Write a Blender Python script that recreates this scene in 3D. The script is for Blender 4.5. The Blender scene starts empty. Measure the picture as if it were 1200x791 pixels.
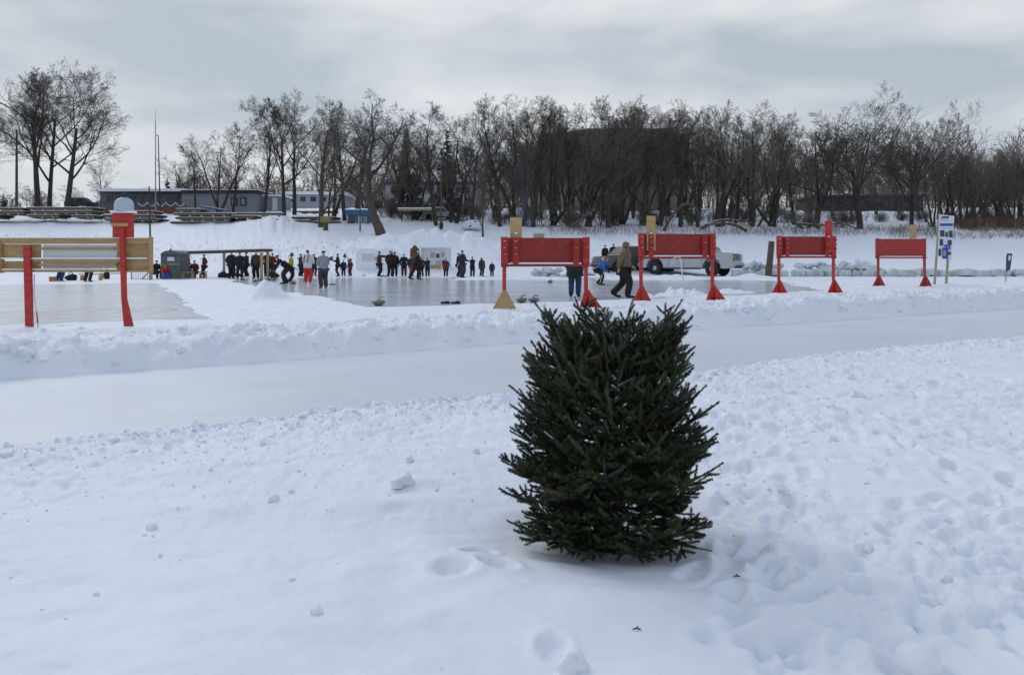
import bpy, bmesh, math, random
import numpy as np
from mathutils import Vector, Matrix
random.seed(7)
RNG = np.random.default_rng(7)
sc = bpy.context.scene
col = sc.collection
R = math.radians
PI = math.pi

# ------------------------------------------------------------------ camera
F, H, CH = 867.0, 302.0, 1.25
cam = bpy.data.cameras.new('camera'); camo = bpy.data.objects.new('camera', cam); col.objects.link(camo)
cam.sensor_width = 36; cam.lens = F / 1200 * 36; cam.clip_start = 0.05; cam.clip_end = 6000
cam.shift_y = -(395.5 - H) / 1200
camo.location = (0, 0, CH); camo.rotation_euler = (R(90), 0, 0)
sc.camera = camo
def gd(py, z=0.0): return F * (CH - z) / (py - H)
def ax(px, Y): return (px - 600) / F * Y
def zz(py, Y): return CH - (py - H) * Y / F
def gp(px, py, z=0.0):
    Y = gd(py, z); return ax(px, Y), Y

# ------------------------------------------------------------------ materials
def _new(name):
    m = bpy.data.materials.new(name); m.use_nodes = True
    nt = m.node_tree; b = nt.nodes['Principled BSDF']
    return m, nt, b
def mat(name, c, rough=0.7, var=0.25, scale=6.0, bump=0.15, stretch=(1, 1, 1), metal=0.0, detail=4, c2=None, bdist=0.01, spec=0.5):
    m, nt, b = _new(name); N = nt.nodes; L = nt.links
    tc = N.new('ShaderNodeTexCoord'); mp = N.new('ShaderNodeMapping'); mp.inputs['Scale'].default_value = stretch
    L.new(tc.outputs['Object'], mp.inputs['Vector'])
    nz = N.new('ShaderNodeTexNoise'); nz.inputs['Scale'].default_value = scale; nz.inputs['Detail'].default_value = detail
    L.new(mp.outputs[0], nz.inputs['Vector'])
    rp = N.new('ShaderNodeValToRGB'); e = rp.color_ramp.elements
    a = c2 if c2 else tuple(x * (1 - var) for x in c)
    bb = c if c2 else tuple(min(1, x * (1 + var)) for x in c)
    e[0].position = .32; e[0].color = (*a, 1); e[1].position = .68; e[1].color = (*bb, 1)
    L.new(nz.outputs['Fac'], rp.inputs['Fac']); L.new(rp.outputs['Color'], b.inputs['Base Color'])
    b.inputs['Roughness'].default_value = rough; b.inputs['Metallic'].default_value = metal
    b.inputs['Specular IOR Level'].default_value = spec
    if bump:
        bp = N.new('ShaderNodeBump'); bp.inputs['Strength'].default_value = bump; bp.inputs['Distance'].default_value = bdist
        L.new(nz.outputs['Fac'], bp.inputs['Height']); L.new(bp.outputs[0], b.inputs['Normal'])
    return m
def snow_mat(name, s1=14, s2=70, b1=.5, b2=.35):
    m, nt, b = _new(name); N = nt.nodes; L = nt.links
    tc = N.new('ShaderNodeTexCoord')
    n0 = N.new('ShaderNodeTexNoise'); n0.inputs['Scale'].default_value = 1.3; n0.inputs['Detail'].default_value = 6
    n1 = N.new('ShaderNodeTexNoise'); n1.inputs['Scale'].default_value = s1; n1.inputs['Detail'].default_value = 6
    n2 = N.new('ShaderNodeTexNoise'); n2.inputs['Scale'].default_value = s2; n2.inputs['Detail'].default_value = 3
    for n in (n0, n1, n2): L.new(tc.outputs['Object'], n.inputs['Vector'])
    rp = N.new('ShaderNodeValToRGB'); e = rp.color_ramp.elements
    e[0].position = .3; e[0].color = (.80, .835, .89, 1); e[1].position = .7; e[1].color = (.875, .895, .925, 1)
    L.new(n0.outputs['Fac'], rp.inputs['Fac']); L.new(rp.outputs['Color'], b.inputs['Base Color'])
    b.inputs['Roughness'].default_value = .62; b.inputs['Specular IOR Level'].default_value = .25
    bp = N.new('ShaderNodeBump'); bp.inputs['Strength'].default_value = b1; bp.inputs['Distance'].default_value = .012
    bq = N.new('ShaderNodeBump'); bq.inputs['Strength'].default_value = b2; bq.inputs['Distance'].default_value = .003
    L.new(n1.outputs['Fac'], bp.inputs['Height']); L.new(n2.outputs['Fac'], bq.inputs['Height'])
    L.new(bp.outputs[0], bq.inputs['Normal']); L.new(bq.outputs[0], b.inputs['Normal'])
    return m
M = {}
M['snow'] = snow_mat('snow', b1=.28, b2=.3)
M['snow_lump'] = snow_mat('snow_lump', 25, 90, .35, .3)
M['redbacklit'] = mat('red_paint_backlit_shade', (.26, .018, .014), .6, .3, 7, .15, (1, 1, 2))  # red of the feet, darkened: the boards' backlit shade is painted into the colour
M['redbatten'] = mat('red_batten_paint', (.34, .020, .016), .55, .18, 5, .2)
M['red'] = mat('red_paint', (.46, .026, .02), .5, .22, 5, .25, (1, 1, 4))
M['redworn'] = mat('red_paint_faded', (.36, .034, .028), .65, .18, 4, .25, (1, 1, 4))
M['reddark'] = mat('red_paint_dark', (.25, .014, .011), .55, .22, 5, .2)
M['wood'] = mat('fresh_wood', (.50, .33, .15), .65, .25, 5, .25, (1, 1, 9), c2=(.34, .21, .085))
M['woodh'] = mat('fresh_wood_rails', (.47, .32, .15), .65, .25, 5, .25, (.7, 9, 9), c2=(.32, .2, .085))
M['ply'] = mat('plywood', (.50, .36, .17), .7, .3, 3.2, .1, (.8, 1, 3.2), c2=(.36, .235, .10))
M['paledwood'] = mat('weathered_wood', (.36, .31, .22), .8, .2, 6, .3, (1, 1, 8))
M['dockwood'] = mat('dark_dock_timber', (.075, .062, .05), .85, .4, 5, .4, (1, 6, 6))
M['stumpwood'] = mat('old_post_wood', (.10, .072, .05), .9, .4, 9, .6, (3, 3, .6))
M['deckwood'] = mat('brown_deck_wood', (.13, .06, .03), .8, .3, 5, .3)
M['bark'] = mat('dark_bark', (.050, .040, .034), .95, .35, 4, .6, (4, 4, .7), bdist=.04)
M['bark2'] = mat('grey_brown_bark', (.085, .068, .055), .95, .35, 4, .6, (4, 4, .7), bdist=.04)
M['twig'] = mat('dark_twigs', (.095, .080, .070), .95, .3, 1.5, 0)
M['twig2'] = mat('brown_twigs', (.15, .12, .095), .95, .3, 1.5, 0)
M['twig3'] = mat('grey_twigs', (.095, .082, .075), .95, .3, 1.5, 0)
M['redtwig'] = mat('red_brown_stems', (.17, .115, .075), .95, .3, 1.5, 0)
M['straw'] = mat('dry_straw', (.22, .16, .09), .95, .3, 1.5, 0)
M['firbark'] = mat('fir_bark', (.09, .065, .045), .9, .35, 30, .5)
M['sprucegreen'] = mat('spruce_needles', (.018, .028, .018), .9, .3, 1.5, 0)
M['black'] = mat('black_cloth', (.012, .012, .015), .85, .35, 12, .3)
M['navy'] = mat('navy_cloth', (.018, .025, .055), .85, .35, 12, .3)
M['jeans'] = mat('blue_jeans', (.022, .05, .13), .85, .35, 15, .3)
M['brightblue'] = mat('bright_blue_cloth', (.02, .12, .42), .75, .25, 12, .3)
M['tan'] = mat('tan_canvas', (.16, .125, .07), .85, .25, 12, .4)
M['maroon'] = mat('maroon_cloth', (.15, .018, .022), .85, .3, 12, .3)
M['redcloth'] = mat('red_cloth', (.52, .03, .02), .8, .25, 12, .3)
M['greycloth'] = mat('grey_cloth', (.27, .29, .33), .85, .2, 12, .3)
M['darkgrey'] = mat('dark_grey_cloth', (.045, .048, .055), .85, .3, 12, .3)
M['white'] = mat('white_cloth', (.62, .63, .64), .8, .1, 12, .2)
M['browncloth'] = mat('brown_cloth', (.06, .042, .032), .85, .3, 12, .3)
M['green'] = mat('dark_green_cloth', (.02, .06, .05), .85, .3, 12, .3)
M['hiviz'] = mat('yellow_green_cloth', (.28, .36, .04), .8, .2, 12, .2)
M['pink'] = mat('pink_wool', (.45, .06, .09), .9, .2, 30, .4)
M['yellowglove'] = mat('yellow_leather', (.42, .30, .08), .8, .2, 20, .2)
M['skin'] = mat('skin', (.50, .30, .22), .55, .08, 8, .05)
M['hair'] = mat('dark_hair', (.03, .02, .015), .7, .3, 40, .3)
M['granite'] = mat('granite', (.16, .16, .15), .35, .5, 60, .1)
M['yellowp'] = mat('yellow_plastic', (.50, .42, .03), .4, .1, 8, .05)
M['redp'] = mat('red_plastic', (.50, .04, .03), .4, .1, 8, .05)
M['blackp'] = mat('black_plastic', (.02, .02, .02), .5, .2, 8, .1)
M['rubber'] = mat('tyre_rubber', (.018, .018, .019), .8, .2, 30, .3)
M['orangep'] = mat('orange_plastic', (.50, .13, .02), .5, .15, 8, .1)
M['bluep'] = mat('blue_plastic', (.015, .06, .33), .5, .2, 6, .1)
M['whitep'] = mat('white_plastic', (.66, .68, .70), .5, .08, 6, .05)
M['grey'] = mat('grey_plastic', (.085, .10, .12), .55, .2, 4, .1)
M['greyblue'] = mat('grey_blue_siding', (.24, .26, .30), .7, .12, 2, .2, (.2, .2, 14))
M['bluewall'] = mat('dull_blue_wall', (.10, .14, .20), .7, .15, 2, .2, (.2, .2, 14))
M['bluefascia'] = mat('blue_fascia', (.03, .13, .30), .6, .15, 3, .1)
M['palewall'] = mat('pale_wall', (.34, .36, .40), .75, .12, 1, .1)
M['brick'] = mat('brown_brick', (.15, .122, .096), .9, .2, 2.5, .2)
M['darkwall'] = mat('dark_wall', (.05, .05, .055), .8, .2, 1, .1)
M['roofdark'] = mat('dark_roof_edge', (.03, .032, .04), .7, .2, 2, .1)
M['glassdark'] = mat('dark_glass', (.03, .035, .045), .12, .3, 1, 0)
M['truckpaint'] = mat('silver_truck_paint', (.44, .46, .49), .22, .05, 2, .02)
M['truckdark'] = mat('dark_grey_green_paint', (.07, .085, .085), .25, .1, 2, .02)
M['chrome'] = mat('alloy_metal', (.45, .46, .48), .35, .15, 8, .05, metal=.8)
M['steel'] = mat('galvanised_steel', (.30, .31, .33), .5, .2, 6, .1, metal=.3)
M['light'] = mat('headlamp_lens', (.35, .37, .40), .1, .1, 4, 0)
M['printdark'] = mat('printed_dark', (.05, .06, .09), .6, .5, 25, 0)
M['printblue'] = mat('printed_blue', (.02, .09, .34), .6, .2, 8, 0)
M['printpink'] = mat('printed_pink', (.5, .32, .38), .6, .1, 8, 0)
M['tent'] = mat('white_tarpaulin', (.62, .66, .72), .6, .08, 4, .3)
M['signyellow'] = mat('yellowed_sign', (.24, .20, .06), .7, .2, 6, .1)
# frosted acrylic
m, nt, b = _new('frosted_plastic'); b.inputs['Base Color'].default_value = (.80, .84, .90, 1); b.inputs['Roughness'].default_value = .45
b.inputs['Alpha'].default_value = .82; M['frost'] = m
m, nt, b = _new('jug_plastic'); b.inputs['Base Color'].default_value = (.50, .57, .66, 1); b.inputs['Roughness'].default_value = .3
b.inputs['Transmission Weight'].default_value = .15; M['jug'] = m
# broken ice slabs
M['slab'] = mat('river_ice', (.36, .43, .42), .35, .2, 1.6, .5, c2=(.66, .71, .73), bdist=.06)
M['slabsnow'] = mat('river_ice_frosted', (.70, .74, .80), .6, .2, 2.2, .5, c2=(.45, .51, .52), bdist=.06)

def ice_mat(name, ca, cb, houses, rough):
    m, nt, b = _new(name); N = nt.nodes; L = nt.links
    tc = N.new('ShaderNodeTexCoord')
    n0 = N.new('ShaderNodeTexNoise'); n0.inputs['Scale'].default_value = .35; n0.inputs['Detail'].default_value = 7; n0.inputs['Roughness'].default_value = .6
    mp = N.new('ShaderNodeMapping'); mp.inputs['Scale'].default_value = (1, 1.6, 1); mp.inputs['Rotation'].default_value = (0, 0, .5)
    L.new(tc.outputs['Object'], mp.inputs['Vector']); L.new(mp.outputs[0], n0.inputs['Vector'])
    rp = N.new('ShaderNodeValToRGB'); e = rp.color_ramp.elements
    e[0].position = .3; e[0].color = (*ca, 1); e[1].position = .7; e[1].color = (*cb, 1)
    L.new(n0.outputs['Fac'], rp.inputs['Fac'])
    last = rp.outputs['Color']
    for (hx, hy) in houses:
        vm = N.new('ShaderNodeVectorMath'); vm.operation = 'DISTANCE'; vm.inputs[1].default_value = (hx, hy, 0)
        L.new(tc.outputs['Object'], vm.inputs[0])
        dv = N.new('ShaderNodeMath'); dv.operation = 'DIVIDE'; dv.inputs[1].default_value = 2.0; L.new(vm.outputs['Value'], dv.inputs[0])
        r2 = N.new('ShaderNodeValToRGB'); r2.color_ramp.interpolation = 'LINEAR'; el = r2.color_ramp.elements
        el[0].position = 0; el[0].color = (1, 1, 1, 1); el[1].position = .07; el[1].color = (1, 1, 1, 1)
        for p, v in ((.09, 0), (.28, 0), (.31, .75), (.58, .75), (.62, 0), (.84, 0), (.87, 1), (.92, 1), (.95, 0)):
            q = el.new(p); q.color = (v, v, v, 1)
        L.new(dv.outputs[0], r2.inputs['Fac'])
        ml = N.new('ShaderNodeMath'); ml.operation = 'MULTIPLY'; ml.inputs[1].default_value = .32; L.new(r2.outputs['Color'], ml.inputs[0])
        mx = N.new('ShaderNodeMix'); mx.data_type = 'RGBA'; L.new(ml.outputs[0], mx.inputs['Factor'])
        L.new(last, mx.inputs[6]); mx.inputs[7].default_value = (.45, .14, .14, 1)
        last = mx.outputs[2]
    sm = N.new('ShaderNodeMapping'); sm.inputs['Scale'].default_value = (.25, 9, 1); sm.inputs['Rotation'].default_value = (0, 0, -.35); L.new(tc.outputs['Object'], sm.inputs['Vector'])
    sn = N.new('ShaderNodeTexNoise'); sn.inputs['Scale'].default_value = 1.2; sn.inputs['Detail'].default_value = 6; sn.inputs['Roughness'].default_value = .7; L.new(sm.outputs[0], sn.inputs['Vector'])
    sr = N.new('ShaderNodeMapRange'); sr.inputs['From Min'].default_value = .56; sr.inputs['From Max'].default_value = .72; sr.inputs['To Max'].default_value = .6; L.new(sn.outputs['Fac'], sr.inputs['Value'])
    sx = N.new('ShaderNodeMix'); sx.data_type = 'RGBA'; L.new(sr.outputs[0], sx.inputs['Factor']); L.new(last, sx.inputs[6]); sx.inputs[7].default_value = (.82, .85, .88, 1); last = sx.outputs[2]
    L.new(last, b.inputs['Base Color'])
    n1 = N.new('ShaderNodeTexNoise'); n1.inputs['Scale'].default_value = 2.5; n1.inputs['Detail'].default_value = 6
    L.new(mp.outputs[0], n1.inputs['Vector'])
    mr = N.new('ShaderNodeMapRange'); mr.inputs['To Min'].default_value = rough - .1; mr.inputs['To Max'].default_value = rough + .12
    L.new(n1.outputs['Fac'], mr.inputs['Value']); L.new(mr.outputs[0], b.inputs['Roughness'])
    bp = N.new('ShaderNodeBump'); bp.inputs['Strength'].default_value = .12; bp.inputs['Distance'].default_value = .01
    L.new(n1.outputs['Fac'], bp.inputs['Height']); L.new(bp.outputs[0], b.inputs['Normal'])
    return m

# fir needles: per-face variation through object noise
m, nt, b = _new('fir_needles'); N = nt.nodes; L = nt.links
tc = N.new('ShaderNodeTexCoord'); nz = N.new('ShaderNodeTexNoise'); nz.inputs['Scale'].default_value = 9; nz.inputs['Detail'].default_value = 5
L.new(tc.outputs['Object'], nz.inputs['Vector']); rp = N.new('ShaderNodeValToRGB'); e = rp.color_ramp.elements
e[0].position = .3; e[0].color = (.010, .022, .009, 1); e[1].position = .75; e[1].color = (.032, .058, .022, 1)
L.new(nz.outputs['Fac'], rp.inputs['Fac'])
gm = N.new('ShaderNodeNewGeometry')
L.new(rp.outputs['Color'], b.inputs['Base Color']); b.inputs['Roughness'].default_value = .5; b.inputs['Specular IOR Level'].default_value = .25
M['needle'] = m
m2_, nt, b = _new('fir_needles_young'); b.inputs['Base Color'].default_value = (.070, .100, .032, 1); b.inputs['Roughness'].default_value = .45; b.inputs['Specular IOR Level'].default_value = .3; M['needle2'] = m2_
m2_, nt, b = _new('fir_needles_old'); b.inputs['Base Color'].default_value = (.12, .105, .04, 1); b.inputs['Roughness'].default_value = .5; M['needleold'] = m2_
m, nt, b = _new('fir_needles_underside'); b.inputs['Base Color'].default_value = (.075, .11, .085, 1); b.inputs['Roughness'].default_value = .5
M['needlepale'] = m

# ------------------------------------------------------------------ helpers
class MB:
    def __init__(s): s.v = []; s.f = []; s.sm = []
    def add(s, vs, fs, smooth=False):
        o = len(s.v); s.v += [tuple(v) for v in vs]; s.f += [tuple(i + o for i in f) for f in fs]; s.sm += [smooth] * len(fs); return s
    def box(s, c, d, rot=None):
        x, y, z = d[0] / 2, d[1] / 2, d[2] / 2
        vs = [Vector((i, j, k)) for i in (-x, x) for j in (-y, y) for k in (-z, z)]
        if rot is not None: vs = [rot @ v for v in vs]
        c = Vector(c)
        return s.add([v + c for v in vs], [(0, 1, 3, 2), (4, 6, 7, 5), (0, 4, 5, 1), (2, 3, 7, 6), (0, 2, 6, 4), (1, 5, 7, 3)])
    def bar(s, a, b, w, t, up=(0, 0, 1)):
        a, b = Vector(a), Vector(b); d = (b - a); L = d.length; d.normalize(); up = Vector(up)
        if abs(d.dot(up)) > .98: up = Vector((0, 1, 0))
        sx = d.cross(up).normalized(); u2 = sx.cross(d).normalized()
        rot = Matrix((sx, d, u2)).transposed()
        return s.box((a + b) / 2, (w, L, t), rot)
    def prism(s, poly, y0, y1, rot=None, off=(0, 0, 0)):   # poly in xz, extruded along y
        n = len(poly); vs = [Vector((p[0], y0, p[1])) for p in poly] + [Vector((p[0], y1, p[1])) for p in poly]
        if rot is not None: vs = [rot @ v for v in vs]
        vs = [v + Vector(off) for v in vs]
        fs = [tuple(range(n)), tuple(range(2 * n - 1, n - 1, -1))] + [(i, i + n, (i + 1) % n + n, (i + 1) % n) for i in range(n)]
        return s.add(vs, fs)
    def tube(s, pts, rs, n=8, cap=True, smooth=True):
        pts = [Vector(p) for p in pts]; k = len(pts)
        if not hasattr(rs, '__len__'): rs = [rs] * k
        vs = []; ref = Vector((0.13, .21, 1)).normalized()
        d0 = (pts[-1] - pts[0]).normalized()
        if abs(d0.dot(ref)) > .9: ref = Vector((1, .1, .05)).normalized()
        for i, p in enumerate(pts):
            d = (pts[min(i + 1, k - 1)] - pts[max(i - 1, 0)]).normalized()
            a = d.cross(ref).normalized(); b2 = d.cross(a)
            for j in range(n):
                t = 2 * PI * j / n; vs.append(p + (a * math.cos(t) + b2 * math.sin(t)) * rs[i])
        fs = [(i * n + j, i * n + (j + 1) % n, (i + 1) * n + (j + 1) % n, (i + 1) * n + j) for i in range(k - 1) for j in range(n)]
        if cap: fs += [tuple(range(n))[::-1], tuple(range((k - 1) * n, k * n))]
        return s.add(vs, fs, smooth)
    def lathe(s, prof, c=(0, 0, 0), n=20, axis='z', smooth=True):
        vs = []
        for r, h in prof:
            for j in range(n):
                t = 2 * PI * j / n; v = (r * math.cos(t), r * math.sin(t), h)
                if axis == 'y': v = (v[0], v[2], v[1])
                if axis == 'x': v = (v[2], v[0], v[1])
                vs.append(Vector(v) + Vector(c))
        k = len(prof)
        fs = [(i * n + j, i * n + (j + 1) % n, (i + 1) * n + (j + 1) % n, (i + 1) * n + j) for i in range(k - 1) for j in range(n)]
        fs += [tuple(range(n))[::-1], tuple(range((k - 1) * n, k * n))]
        return s.add(vs, fs, smooth)
    def blob(s, c, r, seed=0, amp=.25, sub=2):
        bm = bmesh.new(); bmesh.ops.create_icosphere(bm, subdivisions=sub, radius=1)
        rr = random.Random(seed); ph = [rr.uniform(0, 6) for _ in range(6)]
        vs = []
        for v in bm.verts:
            p = v.co; k = 1 + amp * (math.sin(3.1 * p.x + ph[0]) * math.sin(2.7 * p.y + ph[1]) + .6 * math.sin(5.3 * p.z + ph[2] + 2 * p.x) * math.sin(4.1 * p.x + ph[3]) + .3 * rr.uniform(-1, 1))
            vs.append((c[0] + p.x * k * r[0], c[1] + p.y * k * r[1], c[2] + p.z * k * r[2]))
        bm.verts.index_update(); fs = [tuple(v.index for v in f.verts) for f in bm.faces]; bm.free()
        return s.add(vs, fs, True)
    def build(s, name, m, parent=None, bevel=0):
        me = bpy.data.meshes.new(name); me.from_pydata(s.v, [], s.f); me.validate()
        if len(me.polygons) == len(s.sm): me.polygons.foreach_set('use_smooth', s.sm)
        bm = bmesh.new(); bm.from_mesh(me); bmesh.ops.recalc_face_normals(bm, faces=bm.faces)
        if bevel: bmesh.ops.bevel(bm, geom=[e for e in bm.edges if len(e.link_faces) == 2 and e.calc_face_angle(0) > .5], offset=bevel, segments=1, affect='EDGES')
        bm.to_mesh(me); bm.free()
        me.materials.append(m); o = bpy.data.objects.new(name, me); col.objects.link(o)
        if parent: o.parent = parent
        return o
def np_mesh(name, V, Fq, m, parent=None, smooth=False, mats=None, midx=None):
    V = np.asarray(V, np.float32); Fq = np.asarray(Fq, np.int32); k = Fq.shape[1]
    me = bpy.data.meshes.new(name); me.vertices.add(len(V)); me.vertices.foreach_set('co', V.ravel())
    me.loops.add(Fq.size); me.loops.foreach_set('vertex_index', Fq.ravel())
    me.polygons.add(len(Fq)); me.polygons.foreach_set('loop_start', np.arange(0, Fq.size, k, dtype=np.int32))
    me.polygons.foreach_set('loop_total', np.full(len(Fq), k, np.int32))
    if smooth: me.polygons.foreach_set('use_smooth', np.ones(len(Fq), bool))
    for q in (mats or [m]): me.materials.append(q)
    if midx is not None: me.polygons.foreach_set('material_index', midx.astype(np.int32))
    me.update(calc_edges=True)
    o = bpy.data.objects.new(name, me); col.objects.link(o)
    if parent: o.parent = parent
    return o
def tag(o, label=None, cat=None, group=None, kind=None):
    if label: o['label'] = label
    if cat: o['category'] = cat
    if group: o['group'] = group
    if kind: o['kind'] = kind
    return o
def thing(name, loc, rz=0, label=None, cat=None, group=None):
    o = bpy.data.objects.new(name, None); col.objects.link(o); o.empty_display_size = .1
    o.location = loc; o.rotation_euler = (0, 0, rz); return tag(o, label, cat, group)
def copy_tree(o, parent=None):
    c = o.copy(); col.objects.link(c); c.parent = parent
    for ch in list(o.children): copy_tree(ch, c)
    return c

# ------------------------------------------------------------------ noise
def _hash(ix, iy, seed):
    n = (ix.astype(np.int64) * 374761393 + iy.astype(np.int64) * 668265263 + seed * 982451653) & 0xFFFFFFFF
    n = ((n ^ (n >> 13)) * 1274126177) & 0xFFFFFFFF
    return ((n ^ (n >> 16)) & 0xFFFFFFFF) / 4294967296.0
def perlin(x, y, seed=0):
    ix = np.floor(x); iy = np.floor(y); fx = x - ix; fy = y - iy
    u = fx * fx * fx * (fx * (fx * 6 - 15) + 10); v = fy * fy * fy * (fy * (fy * 6 - 15) + 10)
    def g(a, b):
        t = _hash(ix + a, iy + b, seed) * 2 * PI
        return np.cos(t) * (fx - a) + np.sin(t) * (fy - b)
    return ((g(0, 0) * (1 - u) + g(1, 0) * u) * (1 - v) + (g(0, 1) * (1 - u) + g(1, 1) * u) * v) * 1.5
def fbm(x, y, lam, o=4, seed=0, gain=.5):
    s = 0; a = 1; f = 1 / lam
    for i in range(o): s = s + a * perlin(x * f + 17 * i, y * f - 9 * i, seed + i); a *= gain; f *= 2.03
    return s
def billow(x, y, lam, o=3, seed=0):
    s = 0; a = 1; f = 1 / lam
    for i in range(o): s = s + a * (np.abs(perlin(x * f + 7 * i, y * f, seed + i)) * 2 - .5); a *= .55; f *= 2.1
    return s
def ss(a, b, x):
    t = np.clip((x - a) / (b - a), 0, 1); return t * t * (3 - 2 * t)

# ------------------------------------------------------------------ terrain
near_px = [(0, 522), (300, 490), (600, 458), (820, 437), (1000, 412), (1200, 396)]
far_px = [(0, 445), (300, 425), (600, 402), (830, 385), (1200, 361)]
TZ = -0.10
npt = [gp(px, py, 0.02) for px, py in near_px]; fpt = [gp(px, py, TZ) for px, py in far_px]
def ext(p):
    a = p[0]; b = p[1]; s0 = (b[1] - a[1]) / (b[0] - a[0]); c = p[-2]; d = p[-1]; s1 = (d[1] - c[1]) / (d[0] - c[0])
    return [(-60, a[1] + (-60 - a[0]) * s0)] + p + [(80, d[1] + (80 - d[0]) * s1)]
npt, fpt = ext(npt), ext(fpt)
NX, NY = np.array(npt).T; FX, FY = np.array(fpt).T
def polysd(X, Y, P):    # convex polygon, CCW
    s = np.full(np.shape(X), -1e9)
    for i in range(len(P)):
        a = P[i]; b = P[(i + 1) % len(P)]; dx, dy = b[0] - a[0], b[1] - a[1]; L_ = math.hypot(dx, dy)
        s = np.maximum(s, ((X - a[0]) * dy - (Y - a[1]) * dx) / L_)
    return s
r1a = gp(231, 373); r1b = gp(180, 330)
dv = np.array([r1b[0] - r1a[0], r1b[1] - r1a[1]]); dv /= np.linalg.norm(dv); pv = np.array([dv[1], -dv[0]])
A0 = np.array(r1a)
RINK1 = [tuple(A0 - pv * 9), tuple(A0), tuple(A0 + dv * 24), tuple(A0 + dv * 24 - pv * 9)]
RINK2 = [gp(272, 329.5), gp(442, 359), gp(600, 355.5), gp(860, 346.5), gp(960, 340.5), gp(905, 329.5), (13, 46), (-16, 45.5)]
# order CCW check
def ccw(P): return sum(P[i][0] * P[(i + 1) % len(P)][1] - P[(i + 1) % len(P)][0] * P[i][1] for i in range(len(P))) > 0
if not ccw(RINK1): RINK1.reverse()
if not ccw(RINK2): RINK2.reverse()
PL = [(-1e4, 0), (46, 0), (50, .12), (55, .75), (60, zz(301, 60)), (70, zz(283, 70)), (85, zz(264, 85)), (100, zz(250, 100)), (115, zz(244.5, 115)), (140, 9.9), (300, 11), (4000, 14)]
PR = [(-1e4, 0), (46, 0), (50, .03), (53, .45), (60, .8), (66, 1.5), (72, zz(285, 72)), (80, zz(271, 80)), (95, zz(260, 95)), (120, zz(249, 120)), (160, 12.0), (300, 14), (4000, 18)]
TREEX, TREEY = ax(714, 3.35), 3.35
bumps = []   # (x, y, rx, ry, h, rough)
def bump_px(px, py, wpx, hpx, ry=None, rough=.25, z=0.0, Y=None):
    Y = Y or gd(py, z); rx = wpx / 2 * Y / F; bumps.append((ax(px, Y), Y, rx, ry or rx, hpx * Y / F, rough))
bump_px(313, 352, 50, 21, .9, .16)
for a in ((725, 325, 60, 4), (770, 327, 60, 4), (800, 326, 50, 6), (850, 328, 50, 4), (880, 326, 60, 5), (640, 322, 90, 4), (560, 322, 90, 4)): bump_px(*a[:4], 1.2, .4, Y=43 + random.uniform(-.5, .5))
for a in ((455, 275, 40, 12, 66), (490, 280, 60, 15, 66), (525, 282, 60, 14, 67), (560, 284, 50, 11, 67), (600, 284, 60, 8, 68), (435, 272, 40, 7, 68), (690, 284, 90, 7, 70), (760, 284, 80, 5, 70)): bump_px(a[0], a[1], a[2], a[3], 3.5, .3, Y=a[4])
for a in ((292, 262, 26, 6, 84), (312, 262, 30, 9, 84), (335, 262, 30, 7, 84), (350, 264, 30, 5, 84)): bump_px(a[0], a[1], a[2], a[3], 2, .35, Y=a[4])
for k in range(16): bump_px(255 + k * 10 + random.uniform(-4, 4), 322, 26, random.uniform(3, 7), 1.6, .35, Y=random.uniform(50, 52.5))
for a in ((790, 345, 46, 8, 24.5), (760, 349, 40, 5, 23.5), (815, 343, 40, 7, 24.5), (860, 343, 70, 5, 26.5), (1000, 338, 130, 3, 29.5), (1130, 336, 110, 4, 30), (1190, 334, 60, 4, 30)): bump_px(a[0], a[1], a[2], a[3], .8, .5, Y=a[4])
# footprints (x,y,len,wid,depth,rot)
prints = []
for px, py, l, w in ((531, 673, .075, .06), (584, 667, .07, .045), (560, 650, .06, .04)):
    x, y = gp(px, py, .03); prints.append((x, y, l, w, .038, random.uniform(-.4, .4)))
rr = random.Random(3)
def trailprints(p0, p1, n, w=.12):
    for k in range(n):
        t = (k + rr.uniform(-.2, .2)) / n; a = math.atan2(p1[1] - p0[1], p1[0] - p0[0]); sd = (1 if k % 2 else -1) * w
        prints.append((p0[0] + (p1[0] - p0[0]) * t - math.sin(a) * sd + rr.gauss(0, .03), p0[1] + (p1[1] - p0[1]) * t + math.cos(a) * sd + rr.gauss(0, .03), .12, .05, rr.uniform(.022, .045), a + rr.uniform(-.3, .3)))
trailprints(gp(830, 720), gp(850, 480), 12); trailprints(gp(860, 690), gp(900, 470), 12); trailprints(gp(1200, 700), gp(850, 560), 11)
trailprints(gp(1180, 560), gp(860, 440), 14); trailprints(gp(1250, 620), gp(930, 480), 13); trailprints(gp(1150, 790), gp(900, 540), 12)
trailprints(gp(1300, 520), gp(900, 430), 16); trailprints(gp(940, 760), gp(1250, 560), 11); trailprints(gp(1060, 600), gp(1120, 420), 14)
for k in range(230):
    py = rr.uniform(425, 790); px = rr.uniform(max(845, 845 + (py - 600) * .1), 1260)
    if 935 < px < 1040 and 545 < py < 625: continue
    x, y = gp(px, py, .03); prints.append((x, y, rr.uniform(.06, .12), rr.uniform(.04, .07), rr.uniform(.010, .034), rr.uniform(0, 6)))
for px, py in ((648, 758), (835, 745), (855, 700), (1180, 680), (1195, 690)):
    x, y = gp(px, py, .03); prints.append((x, y, .06, .045, .03, rr.uniform(0, 6)))
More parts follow.
